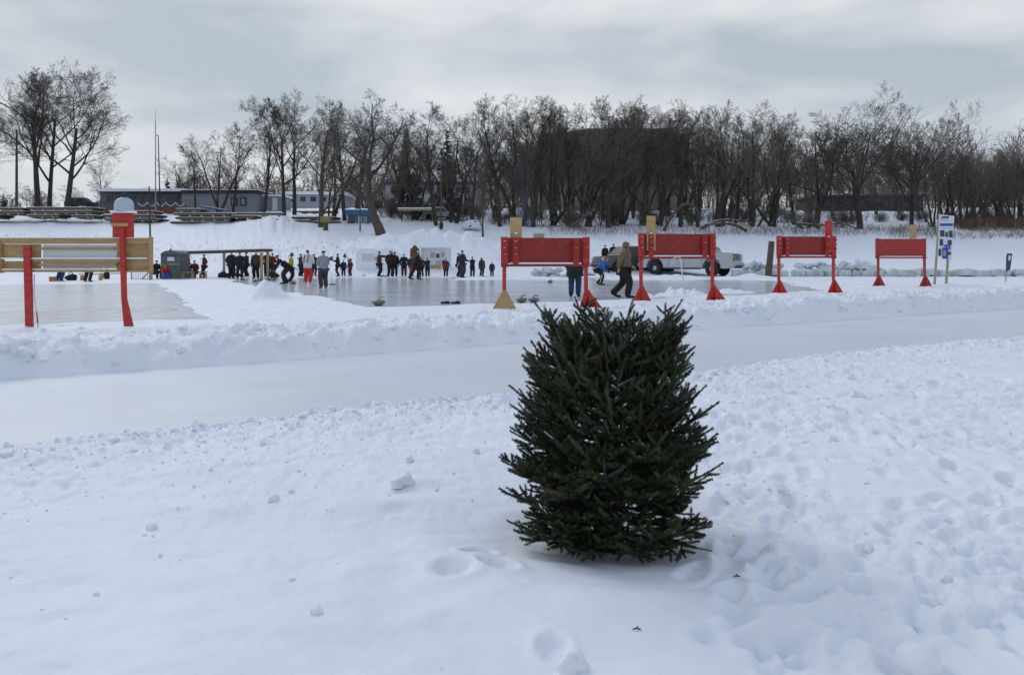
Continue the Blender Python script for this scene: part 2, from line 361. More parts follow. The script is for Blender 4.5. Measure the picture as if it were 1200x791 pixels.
def height(X, Y):
    X = np.asarray(X, float); Y = np.asarray(Y, float)
    yn = np.interp(X, NX, NY); yf = np.interp(X, FX, FY)
    wob = fbm(X, Y, .7, 3, 5) * .07 + fbm(X, Y, .22, 2, 9) * .03
    dn = (yn - Y) * .87 + wob * 1.0           # >0 on the near snow side
    df = (Y - yf) * .86 + wob * .6            # >0 beyond the trail
    px = 600 + F * X / np.maximum(Y, 1.)
    # ---- near snow
    smooth = .011 * np.clip(fbm(X * .55 + Y * .25, Y * 1.1 - X * .2, .30, 3, 26, .5), -.3, 1) + .030 * fbm(X * .75 + Y * .2, Y, .8, 4, 21, .45) + .04 * fbm(X * .6, Y, 1.9, 2, 22) + .012 * np.clip(fbm(X * .7 - Y * .3, Y * 1.2, .35, 2, 25), 0, 1)
    rband = np.exp(-np.clip(dn, 0, 9) / 1.1) * (1 - .45 * ss(1, 4, X)) * ss(-.35, .25, dn)
    rough = (.026 * billow(X, Y, .24, 4, 31) + .024 * fbm(X, Y, .085, 4, 33, .6)) * rband
    rightm = ss(.62, 1.15, X - .10 * (Y - 3)) * (1 - .5 * ss(7, 14, Y))
    patch = ss(-.25, .35, fbm(X, Y, 1.2, 2, 77) + .18)
    tramp = ((.007 + .010 * ss(3.2, 5.5, Y)) * billow(X + .1 * fbm(X, Y, .5, 2, 45), Y, .42, 4, 41) + .010 * fbm(X, Y, .3, 3, 46) + .013 * fbm(X, Y, .16, 5, 43, .6) + .005 * billow(X, Y, .08, 3, 49)) * rightm * (.2 + .8 * patch)
    zn = .02 + smooth * (1 - .3 * rightm) + rough + tramp + .05 * np.exp(-((dn - .5) / .6) ** 2) * ss(0, .3, dn) * (.6 + .4 * fbm(X, Y, .9, 2, 51))
    # dip and drift round the fir
    rt = np.hypot(X - TREEX, (Y - TREEY) * 1.0)
    zn = zn - .075 * np.exp(-(rt / .45) ** 2) + .03 * np.exp(-((rt - .78) / .2) ** 2) * ss(.2, -.5, Y - TREEY)
    zn = zn + (.04 * ss(.5, 2.2, X) * ss(6, 3, Y))
    for (fx, fy, l, w, dp, a) in prints:
        mk = (np.abs(X - fx) < .45) & (np.abs(Y - fy) < .45)
        if not mk.any(): continue
        x = X[mk] - fx; y = Y[mk] - fy; u = x * math.cos(a) + y * math.sin(a); v = -x * math.sin(a) + y * math.cos(a)
        q = np.sqrt((u / l) ** 2 + (v / w) ** 2)
        zn[mk] += -dp * .9 * (1 - ss(.3, 1.3, q + .22 * fbm(X[mk], Y[mk], .07, 2, 47))) + dp * .22 * np.exp(-((q - 1.5) / .4) ** 2)
    wn = ss(-.14, .10, dn)
    # ---- trail bed
    bed = TZ - .06
    # ---- far side
    hb = .22 + .10 * ss(2, 9, X) + .05 * ss(-3, -9, X)
    prof = hb * (ss(-.02, .55, df) * (1 - .93 * ss(.9, 4.2, df)))
    lump = .075 * billow(X, Y, .62, 4, 61) + .03 * fbm(X, Y, .2, 3, 63)
    damp = np.where(Y < 60, 1, .5)
    lump = lump * ss(60, 30, Y)
    zf = prof + TZ * (1 - ss(-.05, .4, df)) + lump * ss(-.05, .35, df) * (1 - .8 * ss(1.6, 4.5, df))
    zf = zf + .02 * fbm(X, Y, 1.4, 3, 71) * ss(0, 2, df)
    # rinks
    for P, sd0 in ((RINK1, 0), (RINK2, 0)):
        s = polysd(X, Y, P) + .35 * fbm(X, Y, 1.8, 3, 81)
        zf = np.where(s < .6, zf * ss(-.05, .55, s) - .07 * (1 - ss(-.1, .25, s)), zf)
    wl = 1 - ss(480, 620, px)
    zfar = np.interp(Y, *np.array(PL).T) * wl + np.interp(Y, *np.array(PR).T) * (1 - wl)
    zf = zf + zfar + ss(50, 62, Y) * (.10 * fbm(X, Y, 5, 4, 91) + .14 * np.clip(billow(X, Y, 2.6, 2, 92), 0, 2)) * ss(3000, 150, Y)
    for (bx, by, rx, ry, h, rg) in bumps:
        mk = (np.abs(X - bx) < rx * 2.2) & (np.abs(Y - by) < ry * 2.2)
        if not mk.any(): continue
        q = ((X[mk] - bx) / rx) ** 2 + ((Y[mk] - by) / ry) ** 2
        zf[mk] += h * np.exp(-q * 1.6) * (1 + rg * billow(X[mk], Y[mk], max(.25 if by < 40 else 1.6, rx * .6), 3 if by < 40 else 2, 95))
    wf = ss(-.12, .12, df)
    z = np.where(dn > -.2, zn * wn + bed * (1 - wn), bed)
    z = np.where(df > -.12, bed * (1 - wf) + zf * wf, z)
    return z
def hz(x, y): return float(height(np.array([x]), np.array([y]))[0])

def ring(r):
    return None
rs = [.25]
while rs[-1] < 70:
    r = rs[-1]; rs.append(r + max(.004, min(r * r / 760., .0055 * r, 0.14 + (.1 if r > 50 else 0)) if r > 1.8 else .06))
while rs[-1] < 4200: rs.append(rs[-1] * 1.06)
rs = np.array(rs)
dense = np.linspace(-40, 40, 1000); coarse = np.concatenate([np.linspace(40, 320, 170)[1:-1]])
th = np.radians(90 - np.concatenate([dense, coarse])); nT = len(th); nR = len(rs)
TT, RR = np.meshgrid(th, rs); GX = RR * np.cos(TT); GY = RR * np.sin(TT)
GZ = height(GX.ravel(), GY.ravel())
i = np.arange((nR - 1) * nT); a_ = i // nT; b_ = i % nT; b1 = (b_ + 1) % nT
quads = np.stack([a_ * nT + b_, (a_ + 1) * nT + b_, (a_ + 1) * nT + b1, a_ * nT + b1], 1)[:, ::-1]
V = np.stack([GX.ravel(), GY.ravel(), GZ], 1)
ground = np_mesh('snow_ground', V, quads, M['snow'], smooth=True); tag(ground, 'uneven white snow field with footprints and drifts', 'snow', kind='structure')
print('terrain', len(V))

def sheet(name, P, z, m, label):
    mb = MB(); mb.add([(x, y, z) for x, y in P], [tuple(range(len(P)))]); o = mb.build(name, m)
    if o.data.polygons[0].normal.z < 0: o.data.flip_normals()
    return tag(o, label, 'ice', kind='structure')
def grow_poly(P, d):
    cx = sum(p[0] for p in P) / len(P); cy = sum(p[1] for p in P) / len(P); out = []
    for p in P:
        l = math.hypot(p[0] - cx, p[1] - cy); out.append((p[0] + (p[0] - cx) / l * d, p[1] + (p[1] - cy) / l * d))
    return out
h1 = gp(105, 365.5); h1b = (h1[0] + dv[0] * 11, h1[1] + dv[1] * 11)
h2 = gp(555, 345); h3 = gp(735, 342)
M['ice1'] = ice_mat('curling_ice', (.58, .62, .64), (.76, .79, .82), [h1, h1b], .24)
M['ice2'] = ice_mat('curling_ice_wet', (.49, .525, .54), (.74, .77, .80), [h2, h3], .17)
M['ice3'] = ice_mat('trail_ice', (.60, .64, .68), (.70, .735, .77), [], .40)
sheet('rink_ice', grow_poly(RINK1, .7), 0, M['ice1'], 'left curling ice with faint red rings')
sheet('rink_ice', grow_poly(RINK2, .7), 0, M['ice2'], 'wide wet curling ice behind the red boards')
tp = [(x, y - .35) for x, y in npt] + [(x, y + .35) for x, y in fpt[::-1]]
# build trail as strip quads
mb = MB(); vs = [(x, y - .35, TZ) for x, y in npt]; xs = [p[0] for p in npt]
vs2 = [(x, float(np.interp(x, FX, FY)) + .35, TZ) for x in xs]
mb.add(vs + vs2, [(k, k + 1, len(vs) + k + 1, len(vs) + k) for k in range(len(vs) - 1)])
o = mb.build('trail_ice', M['ice3']); tag(o, 'broad skating trail of pale ice across the snow', 'ice', kind='structure')
if o.data.polygons[0].normal.z < 0: o.data.flip_normals()

# ------------------------------------------------------------------ clods
def ico(sub):
    bm = bmesh.new(); bmesh.ops.create_icosphere(bm, subdivisions=sub, radius=1)
    v = np.array([x.co[:] for x in bm.verts]); bm.verts.index_update(); f = np.array([[w.index for w in q.verts] for q in bm.faces]); bm.free(); return v, f
def clods(name, X, Y, S, label, sink=.25):
    v, f = ico(2 if len(X) < 3000 else 1); n = len(X); Z = height(X, Y); out = []
    for k in range(6):
        pass
    seeds = RNG.uniform(0, 6.28, (n, 6, 1)); sc3 = RNG.uniform(.65, 1.25, (n, 1, 3)); sc3[:, :, 2] *= .8
    vv = v[None]; x, y, z = vv[..., 0], vv[..., 1], vv[..., 2]
    k = 1 + .22 * np.sin(2.9 * x + seeds[:, 0]) * np.sin(3.3 * y + seeds[:, 1]) + .18 * np.sin(4.7 * z + seeds[:, 2] + 2 * x) + .12 * np.sin(7 * y + seeds[:, 3] + 3 * z)
    k = np.clip(k, .6, 1.3)
    P = vv * k[..., None] * sc3 * S[:, None, None]
    P = P + np.stack([X, Y, Z + S * (.45 - sink)], 1)[:, None, :]
    FF = (f[None] + (np.arange(n) * len(v))[:, None, None]).reshape(-1, 3)
    o = np_mesh(name, P.reshape(-1, 3), FF, M['snow'], smooth=True)
    return tag(o, label, 'snow', kind='stuff')
# near edge band
n = 7000; t = RNG.uniform(-6, 12, n); dist = RNG.exponential(.5, n)
xx = t; yy = np.interp(xx, NX, NY) - dist * 1.1 - .02
S = (.55 + .6 * np.exp(-dist / .5)) * np.clip(RNG.lognormal(math.log(.0085), .6, n), .004, .034) * (.7 + yy / 12)
keep = (yy > 2.2) & (np.hypot(xx - TREEX, yy - TREEY) > .6) & ((xx < 3) | (RNG.uniform(0, 1, n) < .5))
clods('snow_clods', xx[keep], yy[keep], S[keep], 'scattered snow crumbs along the near edge of the skating trail')
n = 1500; xx = RNG.uniform(-12, 24, n); df_ = RNG.uniform(.15, 2.6, n) ** 1.1; yy = np.interp(xx, FX, FY) + df_
S = np.clip(RNG.lognormal(math.log(.035), .5, n), .015, .11)
clods('snow_clods', xx, yy, S, 'lumpy snow crumbs heaped along the far bank of the skating trail', .5)
n = 420; xx = RNG.uniform(.9, 4.5, n); yy = RNG.uniform(2.4, 8, n)
keep = (yy < np.interp(xx, NX, NY) - .3)
S = np.clip(RNG.lognormal(math.log(.013), .5, n), .006, .035)
clods('snow_clods', xx[keep], yy[keep], S[keep], 'small snow crumbs in the trampled snow right of the fir tree', .5)
n = 40; xx = RNG.uniform(-3.4, .2, n); yy = RNG.uniform(2.3, 4.8, n); S = np.clip(RNG.lognormal(math.log(.010), .4, n), .005, .02)
clods('snow_clods', xx, yy, S, 'sparse tiny snow crumbs on the smooth snow left of the fir tree', .5)
def lump(px, py, r, label, seed, amp=.2, sq=.8):
    x, y = gp(px, py, .05); z = hz(x, y); mb = MB(); mb.blob((0, 0, r * .28), (r, r, r * sq), seed, amp, 3)
    o = mb.build('snow_lump', M['snow_lump']); o.location = (x, y, z); tag(o, label, 'snow lump', 'loose lumps of snow'); return o
lump(1078, 782, .062, 'large round snowball half sunk in the trampled snow at lower right', 3, .1, .9)
lump(470, 566, .058, 'largest flat snow chunk lying left of the fir tree', 12, .35, .55)
lump(321, 583, .028, 'small snow lump left of the flat snow chunk', 5)
lump(371, 706, .020, 'lone small snow lump on the smooth snow at lower left', 8)
lump(558, 528, .026, 'rounded snow lump just left of the fir tree by the crumbs', 9)
lump(480, 536, .026, 'snow lump just behind the flat snow chunk', 10)
lump(178, 612, .024, 'snow lump near the left edge below the crumbs', 14)
lump(669, 772, .045, 'jagged snow block standing in a footprint below the fir tree', 15, .35, .9)
lump(1090, 700, .03, 'snow lump in the trampled snow above the large snowball', 18)
lump(1003, 330 + 132, .05, 'snow chunk on the slope at right beside the trail', 20, .3)

# ------------------------------------------------------------------ world
SUN_EL, SUN_AZ = 38, -35      # azimuth from +Y toward -X (behind left of the scene)
w = bpy.data.worlds.new('World'); sc.world = w; w.use_nodes = True; nt = w.node_tree; N = nt.nodes; L = nt.links
bg = N['Background']; bg.inputs['Strength'].default_value = .1
sky = N.new('ShaderNodeTexSky'); sky.sky_type = 'NISHITA'; sky.sun_disc = False; sky.sun_elevation = R(SUN_EL); sky.sun_rotation = R(SUN_AZ)
tc = N.new('ShaderNodeTexCoord'); mp = N.new('ShaderNodeMapping'); mp.inputs['Scale'].default_value = (1, 1, 3.0); mp.inputs['Rotation'].default_value = (0, R(9), 0); mp.inputs['Location'].default_value = (.35, 0, .1)
L.new(tc.outputs['Generated'], mp.inputs['Vector'])
nz = N.new('ShaderNodeTexNoise'); nz.inputs['Scale'].default_value = 3.0; nz.inputs['Detail'].default_value = 8; nz.inputs['Roughness'].default_value = .48; nz.inputs['Distortion'].default_value = .22
L.new(mp.outputs[0], nz.inputs['Vector'])
rp = N.new('ShaderNodeValToRGB'); e = rp.color_ramp.elements
e[0].position = .36; e[0].color = (.47, .53, .60, 1); e[1].position = .64; e[1].color = (.79, .815, .835, 1)
L.new(nz.outputs['Fac'], rp.inputs['Fac'])
sp = N.new('ShaderNodeSeparateXYZ'); L.new(tc.outputs['Generated'], sp.inputs[0])
mr = N.new('ShaderNodeMapRange'); mr.inputs['From Min'].default_value = .32; mr.inputs['From Max'].default_value = .75; L.new(sp.outputs['Z'], mr.inputs['Value'])
mx = N.new('ShaderNodeMix'); mx.data_type = 'RGBA'; L.new(mr.outputs[0], mx.inputs['Factor']); L.new(rp.outputs['Color'], mx.inputs[6]); mx.inputs[7].default_value = (.43, .515, .70, 1)
sc10 = N.new('ShaderNodeVectorMath'); sc10.operation = 'SCALE'; sc10.inputs['Scale'].default_value = 10.0; L.new(mx.outputs[2], sc10.inputs[0])
m2 = N.new('ShaderNodeMix'); m2.data_type = 'RGBA'; m2.inputs['Factor'].default_value = .94; L.new(sky.outputs[0], m2.inputs[6]); L.new(sc10.outputs[0], m2.inputs[7])
L.new(m2.outputs[2], bg.inputs['Color'])
sun = bpy.data.lights.new('sun', 'SUN'); sun.energy = .85; sun.angle = R(30); sun.color = (1, .96, .9)
so = bpy.data.objects.new('sun', sun); col.objects.link(so)
az = R(SUN_AZ); el_ = R(SUN_EL); sdir = Vector((math.sin(az) * math.cos(el_), math.cos(az) * math.cos(el_), math.sin(el_)))
so.rotation_euler = (-sdir).to_track_quat('-Z', 'Y').to_euler()
sc.view_settings.view_transform = 'Standard'; sc.view_settings.look = 'None'; sc.view_settings.exposure = 0; sc.view_settings.gamma = 1

# ------------------------------------------------------------------ people
def skin(name, V, E, Rr, m, parent, sub=1):
    me = bpy.data.meshes.new('tmp'); me.from_pydata(V, E, []); o = bpy.data.objects.new('tmp', me); col.objects.link(o)
    md = o.modifiers.new('s', 'SKIN'); md.use_smooth_shade = True; md.branch_smoothing = .6
    for i_, r in enumerate(Rr):
        r = r if hasattr(r, '__len__') else (r, r); me.skin_vertices[0].data[i_].radius = r
    me.skin_vertices[0].data[0].use_root = True
    s2 = o.modifiers.new('u', 'SUBSURF'); s2.levels = sub; s2.render_levels = sub
    dg = bpy.context.evaluated_depsgraph_get(); nm = bpy.data.meshes.new_from_object(o.evaluated_get(dg)); nm.name = name
    bpy.data.objects.remove(o); bpy.data.meshes.remove(me)
    nm.materials.clear(); nm.materials.append(m)
    q = bpy.data.objects.new(name, nm); col.objects.link(q); q.parent = parent; return q
def ik(a, b, l1, l2, pole):
    a, b = Vector(a), Vector(b); d = b - a; D = min(d.length, (l1 + l2) * .999)
    if d.length > (l1 + l2) * .999: b = a + d.normalized() * D
    x = (l1 * l1 - l2 * l2 + D * D) / (2 * D); h = math.sqrt(max(l1 * l1 - x * x, 0)); dn = d.normalized()
    p = Vector(pole); p = (p - dn * p.dot(dn))
    p = p.normalized() if p.length > 1e-4 else Vector((0, -1, 0))
    return a + dn * x + p * h, b
POSES = {
 'stand': dict(),
 'stand2': dict(feet=((-.13, .04), (.12, -.05)), hands=((-.24, -.14, .98), (.22, -.20, 1.02))),
 'pockets': dict(hands=((-.25, -.08, .95), (.25, -.08, .95))),
 'folded': dict(hands=((.04, -.25, 1.20), (-.04, -.26, 1.15))),
 'hold': dict(hands=((-.14, -.34, 1.08), (.14, -.34, 1.08))),
 'skate': dict(lean=48, hip=(0, .16, .80), hands=((-.22, -.42, .70), (.26, -.30, .95)), feet=((-.2, -.10), (.2, .22))),
 'point': dict(hands=((-.28, -.03, .86), (.30, -.62, 1.38))),
 'walk': dict(feet=((-.09, -.16), (.09, .28)), lean=8, hands=((-.26, .12, .9), (.26, -.22, .95)), lift=(0, .07)),
 'bend': dict(lean=52, hip=(0, .18, .86), hands=((-.16, -.52, .62), (.16, -.50, .60)), feet=((-.14, -.02), (.14, .1))),
 'crouch': dict(lean=40, hip=(0, .22, .62), hands=((-.2, -.35, .62), (.26, -.40, .75)), feet=((-.16, -.16), (.15, .2))),
 'sit': dict(lean=14, hip=(0, 0, .5), hands=((-.16, -.36, .62), (.16, -.36, .62)), feet=((-.13, -.44), (.13, -.42))),
 'armup': dict(hands=((-.26, -.05, .9), (.22, -.34, 1.62))),
 'lunge': dict(feet=((-.1, .34), (.12, -.2)), lean=16, hands=((-.2, -.4, .95), (.2, -.42, .85))),
}
def person(px, py, h, pose, rot, top, bot, head, label, group=None, z=0.0, Y=None, coat=False, hood=False, gloves='black', boots='black', straps=None, stripe=False, x=None, stout=1.0, over=False):
    Y = Y or gd(py, z)
    if Y > 47 and z == 0: h *= 47 / Y; Y = 47 + (Y % 1) * .8
    X = ax(px, Y) if x is None else x; z = max(z, hz(X, Y) - .02) if Y > 42 else z
    stout *= 1.16
    root = thing('person', (X, Y, z), R(rot), label, 'person', group)
    s = h / 1.75 * .97; root.scale = (s * 1.04, s * 1.04, s)
    P = POSES[pose]; hip = Vector(P.get('hip', (0, 0, .92))); ln = R(P.get('lean', 2))
    up = Vector((0, -math.sin(ln), math.cos(ln))); fw = Vector((0, -math.cos(ln), -math.sin(ln)))
    waist = hip + up * .14; chest = hip + up * .36; sh = hip + up * .50; nk = hip + up * .58
    hl = ln * .35; hup = Vector((0, -math.sin(hl), math.cos(hl))); hd = nk + hup * .13; crown = nk + hup * .22
    feet = P.get('feet', ((-.11, 0.0), (.11, .02))); lift = P.get('lift', (0, 0))
    hands = P.get('hands', ((-.27, -.04, .86), (.27, -.05, .88)))
    V = [hip, waist, chest, sh, nk, nk + hup * .06, hd, crown, hd + Vector((0, -.098, -.005))]; E = [(0, 1), (1, 2), (2, 3), (3, 4), (4, 5), (5, 6), (6, 7), (6, 8)]
    Rr = [(.15, .11), (.135, .10), (.16, .115), (.12, .09), .058, .056, (.088, .102), (.072, .085), .020]
    legs = []; arms = []
    for i_, sg in enumerate((-1, 1)):
        hj = hip + Vector((sg * .09, 0, -.04)); an = Vector((feet[i_][0], feet[i_][1] + .05, .10 + lift[i_]))
        kn, an = ik(hj, an, .42, .42, (sg * .1, -1, 0)); toe = an + Vector((sg * .03, -.17, -.05 - (.06 if lift[i_] else 0)))
        b0 = len(V); V += [hj, kn, an, toe]; E += [(0, b0), (b0, b0 + 1), (b0 + 1, b0 + 2), (b0 + 2, b0 + 3)]; Rr += [.095, .058, .042, .036]; legs.append((hj, kn, an, toe))
        sj = sh + Vector((sg * .185, 0, 0)); ha = Vector(hands[i_]); el, wr = ik(sj, ha, .30, .27, (sg * .5, .8, -.4))
        dirn = (wr - el).normalized(); tip = wr + dirn * .15; th_ = wr + dirn * .06 + Vector((-sg * .035, -.035, 0)); th2 = th_ + dirn * .045
        b0 = len(V); V += [sj, el, wr, wr + dirn * .07, tip, th_, th2]; E += [(3, b0), (b0, b0 + 1), (b0 + 1, b0 + 2), (b0 + 2, b0 + 3), (b0 + 3, b0 + 4), (b0 + 2, b0 + 5), (b0 + 5, b0 + 6)]
        Rr += [.058, .042, .03, (.042, .022), (.028, .014), .016, .012]; arms.append((sj, el, wr, tip, dirn, sg, th_, th2))
    skin('body', [tuple(v) for v in V], E, Rr, M['skin'], root)
    # trousers
    V = [hip + up * .02]; E = []; Rr = [(.165 * stout, .125 * stout)]
    for hj, kn, an, toe in legs:
        b0 = len(V); V += [hj + Vector((0, 0, -.02)), hj.lerp(kn, .55), kn, kn.lerp(an, .5), an + Vector((0, 0, -.02))]; E += [(0, b0), (b0, b0 + 1), (b0 + 1, b0 + 2), (b0 + 2, b0 + 3), (b0 + 3, b0 + 4)]
        Rr += [.118 * stout, .105 * stout, .086 * stout, .082 * stout, .078 * stout]
    if over:
        V += [waist, chest]; b0 = len(V); E += [(0, b0 - 2), (b0 - 2, b0 - 1)]; Rr += [(.185, .15), (.17, .142)]
    skin('trousers', [tuple(v) for v in V], E, Rr, M[bot], root)
    # jacket
    V = [waist, chest, sh - up * .01, nk + up * .035, hip - up * .09]; E = [(0, 1), (1, 2), (2, 3), (0, 4)]; k = stout
    Rr = [(.178 * k, .14 * k), (.195 * k, .152 * k), (.168, .13), .092, (.19 * k, .15 * k)]
    
    for (sj, el, wr, tip, dirn, sg, a1, a2) in arms:
        b0 = len(V); V += [sj, sj.lerp(el, .5), el, wr + dirn * .0]; E += [(2, b0), (b0, b0 + 1), (b0 + 1, b0 + 2), (b0 + 2, b0 + 3)]; Rr += [.102 * (.5 + stout / 2), .092, .082, .064]
    jk_ = skin('jacket', [tuple(v) for v in V], E, Rr, M[top], root)
    if coat:
        mb = MB(); vs = []; nn = 18
        for c_, rx_, ry_ in ((waist, .17, .135), (hip + up * .02, .205, .165), (hip - Vector((0, 0, .10)), .225, .185), (hip - Vector((0, 0, .24)), .24, .20)):
            for q in range(nn): a_ = 2 * PI * q / nn; vs.append(c_ + Vector((math.cos(a_) * rx_ * k, math.sin(a_) * ry_ * k, 0)))
        mb.add(vs, [(r_ * nn + q, r_ * nn + (q + 1) % nn, (r_ + 1) * nn + (q + 1) % nn, (r_ + 1) * nn + q) for r_ in range(3) for q in range(nn)], True); mb.build('coat_hem', M[top], root)
    for (sj, el, wr, tip, dirn, sg, a1, a2) in arms:
        skin('glove', [tuple(wr - dirn * .02), tuple(wr + dirn * .06), tuple(tip), tuple(a1 + dirn * .01), tuple(a2)], [(0, 1), (1, 2), (0, 3), (3, 4)], [.042, (.05, .032), (.034, .022), .022, .017], M[gloves], root)
    for hj, kn, an, toe in legs:
        skin('boot', [tuple(an + Vector((0, .0, .10))), tuple(an + Vector((0, .02, -.03))), tuple(toe + Vector((0, .03, -.005))), tuple(toe + Vector((0, -.07, -.01)))], [(0, 1), (1, 2), (2, 3)], [.062, .062, (.058, .044), (.05, .038)], M[boots], root)
    # head wear
    if hood:
        V = [nk - up * .02, nk + hup * .08 + Vector((0, .03, 0)), hd + Vector((0, .025, .01)), crown + Vector((0, .02, .01))]
        skin('hood', [tuple(v) for v in V], [(0, 1), (1, 2), (2, 3)], [(.115, .10), (.115, .105), (.112, .118), (.075, .085)], M[head], root)
    elif head == 'hair':
        V = [hd + Vector((0, .035, -.03)), hd + Vector((0, .03, .04)), crown + Vector((0, .01, .015))]
        skin('hair', [tuple(v) for v in V], [(0, 1), (1, 2)], [(.082, .07), (.092, .085), (.07, .08)], M['hair'], root)
    else:
        V = [hd + Vector((0, .022, .012)), crown + Vector((0, .01, -.02)), crown + Vector((0, .01, .03))]
        skin('hat', [tuple(v) for v in V], [(0, 1), (1, 2)], [(.110, .122), (.102, .112), (.055, .06)], M[head], root)
        if random.random() < .35:
            V = [hd + Vector((0, .045, -.06)), hd + Vector((0, .04, .01))]
            skin('hair', [tuple(v) for v in V], [(0, 1)], [(.072, .055), (.086, .065)], M['hair'], root)
    if straps:
        for sg in (-1, 1):
            for fb in (-1, 1):
                mb = MB(); a = waist + Vector((sg * .09, fb * .148 * k, .05)); b_ = sh + Vector((sg * .10, fb * .07, .085))
                mid = chest + Vector((sg * .095, fb * .165 * k, .0)); mb.bar(a, mid, .035, .01, (0, 1, 0)); mb.bar(mid, b_, .035, .01, (0, 1, 0)); mb.build('strap', M[straps], root)
    if stripe:
        for (hj, kn, an, toe), sg in zip(legs, (-1, 1)):
            mb = MB(); o_ = Vector((sg * .088, 0, 0)); mb.bar(hj + o_ * 1.2, kn + o_, .012, .03, (0, 1, 0)); mb.bar(kn + o_, an + o_, .012, .03, (0, 1, 0)); mb.build('stripe', M['white'], root)
    return root
G = 'curlers gathered at the far side of the ice'
def ppl(*a, **k): return person(*a, group=G, **k)
ppl(182, 327, 1.5, 'sit', 60, 'navy', 'black', 'black', 'person in navy sitting low at the far left end of the crowd')
ppl(193, 327.5, 1.25, 'sit', 40, 'redcloth', 'brightblue', 'darkgrey', 'child in red jacket and blue snow trousers sitting left of the grey toilet', boots='black')
ppl(212, 327, 1.55, 'stand', 190, 'navy', 'black', 'black', 'person in long navy coat standing in front of the grey toilet', coat=True)
ppl(219, 326, 1.52, 'stand2', 150, 'redcloth', 'black', 'browncloth', 'person in red jacket right behind the long navy coat by the grey toilet')
ppl(229, 326.5, 1.5, 'sit', 0, 'maroon', 'navy', 'darkgrey', 'person in dark red jacket sitting between the two wooden stools', z=.0)
ppl(239.5, 326, 1.5, 'pockets', -50, 'maroon', 'black', 'navy', 'person in dark red jacket standing right of the seated one', )
ppl(271, 327, 1.68, 'pockets', 170, 'black', 'black', 'browncloth', 'stocky person in black, leftmost of the group under the dark beam', stout=1.15)
ppl(281, 327.5, 1.62, 'stand2', 20, 'black', 'black', 'darkgrey', 'person in black with feet together beside the stocky one under the beam')
ppl(289, 325, 1.62, 'folded', -40, 'navy', 'black', 'navy', 'person in navy jacket with yellow bag under the dark beam')
ppl(300, 327, 1.70, 'stand', 5, 'browncloth', 'black', 'tan', 'person in brown jacket standing left of the wooden post', stout=1.1)
ppl(313, 325, 1.65, 'pockets', -160, 'browncloth', 'black', 'darkgrey', 'person in dark brown coat right of the wooden post')
ppl(319, 325, 1.55, 'hold', 60, 'maroon', 'black', 'black', 'person in maroon jacket at the right end of the dark beam')
ppl(333, 333, 1.70, 'bend', -75, 'black', 'black', 'black', 'person in black bending over curling stones near the snow mound', stout=1.1)
ppl(341, 331, 1.45, 'stand', 90, 'hiviz', 'black', 'darkgrey', 'person in yellow green vest behind the one bending over the stones')
ppl(352.5, 323.5, 1.6, 'hold', 150, 'darkgrey', 'black', 'navy', 'person in dark clothes just left of the red overalls')
ppl(360.5, 334, 1.66, 'hold', 170, 'white', 'redcloth', 'hair', 'person in red overalls and white shirt with dark straps', straps='black', over=True, boots='white', stout=1.12)
ppl(368, 322.5, 1.65, 'armup', 170, 'navy', 'navy', 'black', 'person in navy with one arm raised just right of the red overalls')
ppl(379, 338, 1.58, 'hold', -150, 'greycloth', 'darkgrey', 'black', 'person in light grey jacket and dark trousers holding a broom', stout=1.15, boots='darkgrey')
ppl(396, 324, 1.6, 'folded', -80, 'black', 'black', 'black', 'tall dark person between the blue barrel and two children')
ppl(402.5, 323, 1.2, 'stand', 10, 'navy', 'black', 'navy', 'child in dark clothes beside the child in red')
ppl(410.5, 322.5, 1.22, 'stand2', -20, 'maroon', 'maroon', 'browncloth', 'child in dark red snowsuit left of the white snow wall')
ppl(444.5, 324.5, 1.72, 'point', 80, 'browncloth', 'black', 'black', 'person in dark clothes pointing right before the snow wall')
ppl(457.5, 324.5, 1.75, 'pockets', 175, 'black', 'black', 'black', 'left one of the close pair in black by the snow wall', stout=1.1)
ppl(462.5, 324, 1.72, 'stand', -170, 'black', 'black', 'maroon', 'right one of the close pair in black by the snow wall')
ppl(473.5, 322, 1.72, 'pockets', 5, 'black', 'black', 'black', 'person in black standing alone with legs apart right of the close pair')
ppl(482, 321.5, 1.66, 'stand', 40, 'darkgrey', 'redcloth', 'darkgrey', 'person in grey coat and red trousers near the white shed')
ppl(487, 328, 1.72, 'lunge', 110, 'black', 'black', 'white', 'person in black with pale hat striding on the ice before the white shed')
ppl(494, 320.5, 1.6, 'pockets', -20, 'green', 'black', 'black', 'person in dark green jacket before the brown gable of the shed')
ppl(501, 320, 1.62, 'folded', 10, 'navy', 'black', 'black', 'person in navy standing before the white shed wall')
ppl(522.5, 320, 1.55, 'pockets', 185, 'maroon', 'black', 'black', 'person in dark maroon coat at the right corner of the white shed', coat=True)
ppl(537, 324, 1.65, 'stand', 80, 'black', 'black', 'black', 'person in black behind the one in navy with grey trousers')
ppl(541.5, 325.8, 1.75, 'hold', 60, 'navy', 'darkgrey', 'black', 'person in navy jacket and grey trousers standing right of the white shed', stout=1.1)
ppl(553.5, 321, 1.62, 'folded', 15, 'black', 'black', 'black', 'person in black jacket between the navy jacket and the hooded long coat')
ppl(564.5, 319.8, 1.65, 'stand', 30, 'darkgrey', 'darkgrey', 'darkgrey', 'person in long dark grey coat with pointed hood', coat=True, hood=True)
ppl(576.5, 318.5, 1.4, 'stand', 0, 'navy', 'navy', 'navy', 'small person in navy at the right end of the crowd')
person(673.5, 348, 1.74, 'pockets', 172, 'black', 'jeans', 'black', 'person in black jacket and blue jeans standing behind the nearest red board', boots='black', coat=True)
person(704.5, 334, 1.62, 'skate', 60, 'brightblue', 'black', 'pink', 'child in bright blue jacket and pink hat bending forward on the ice', stripe=True, stout=1.05)
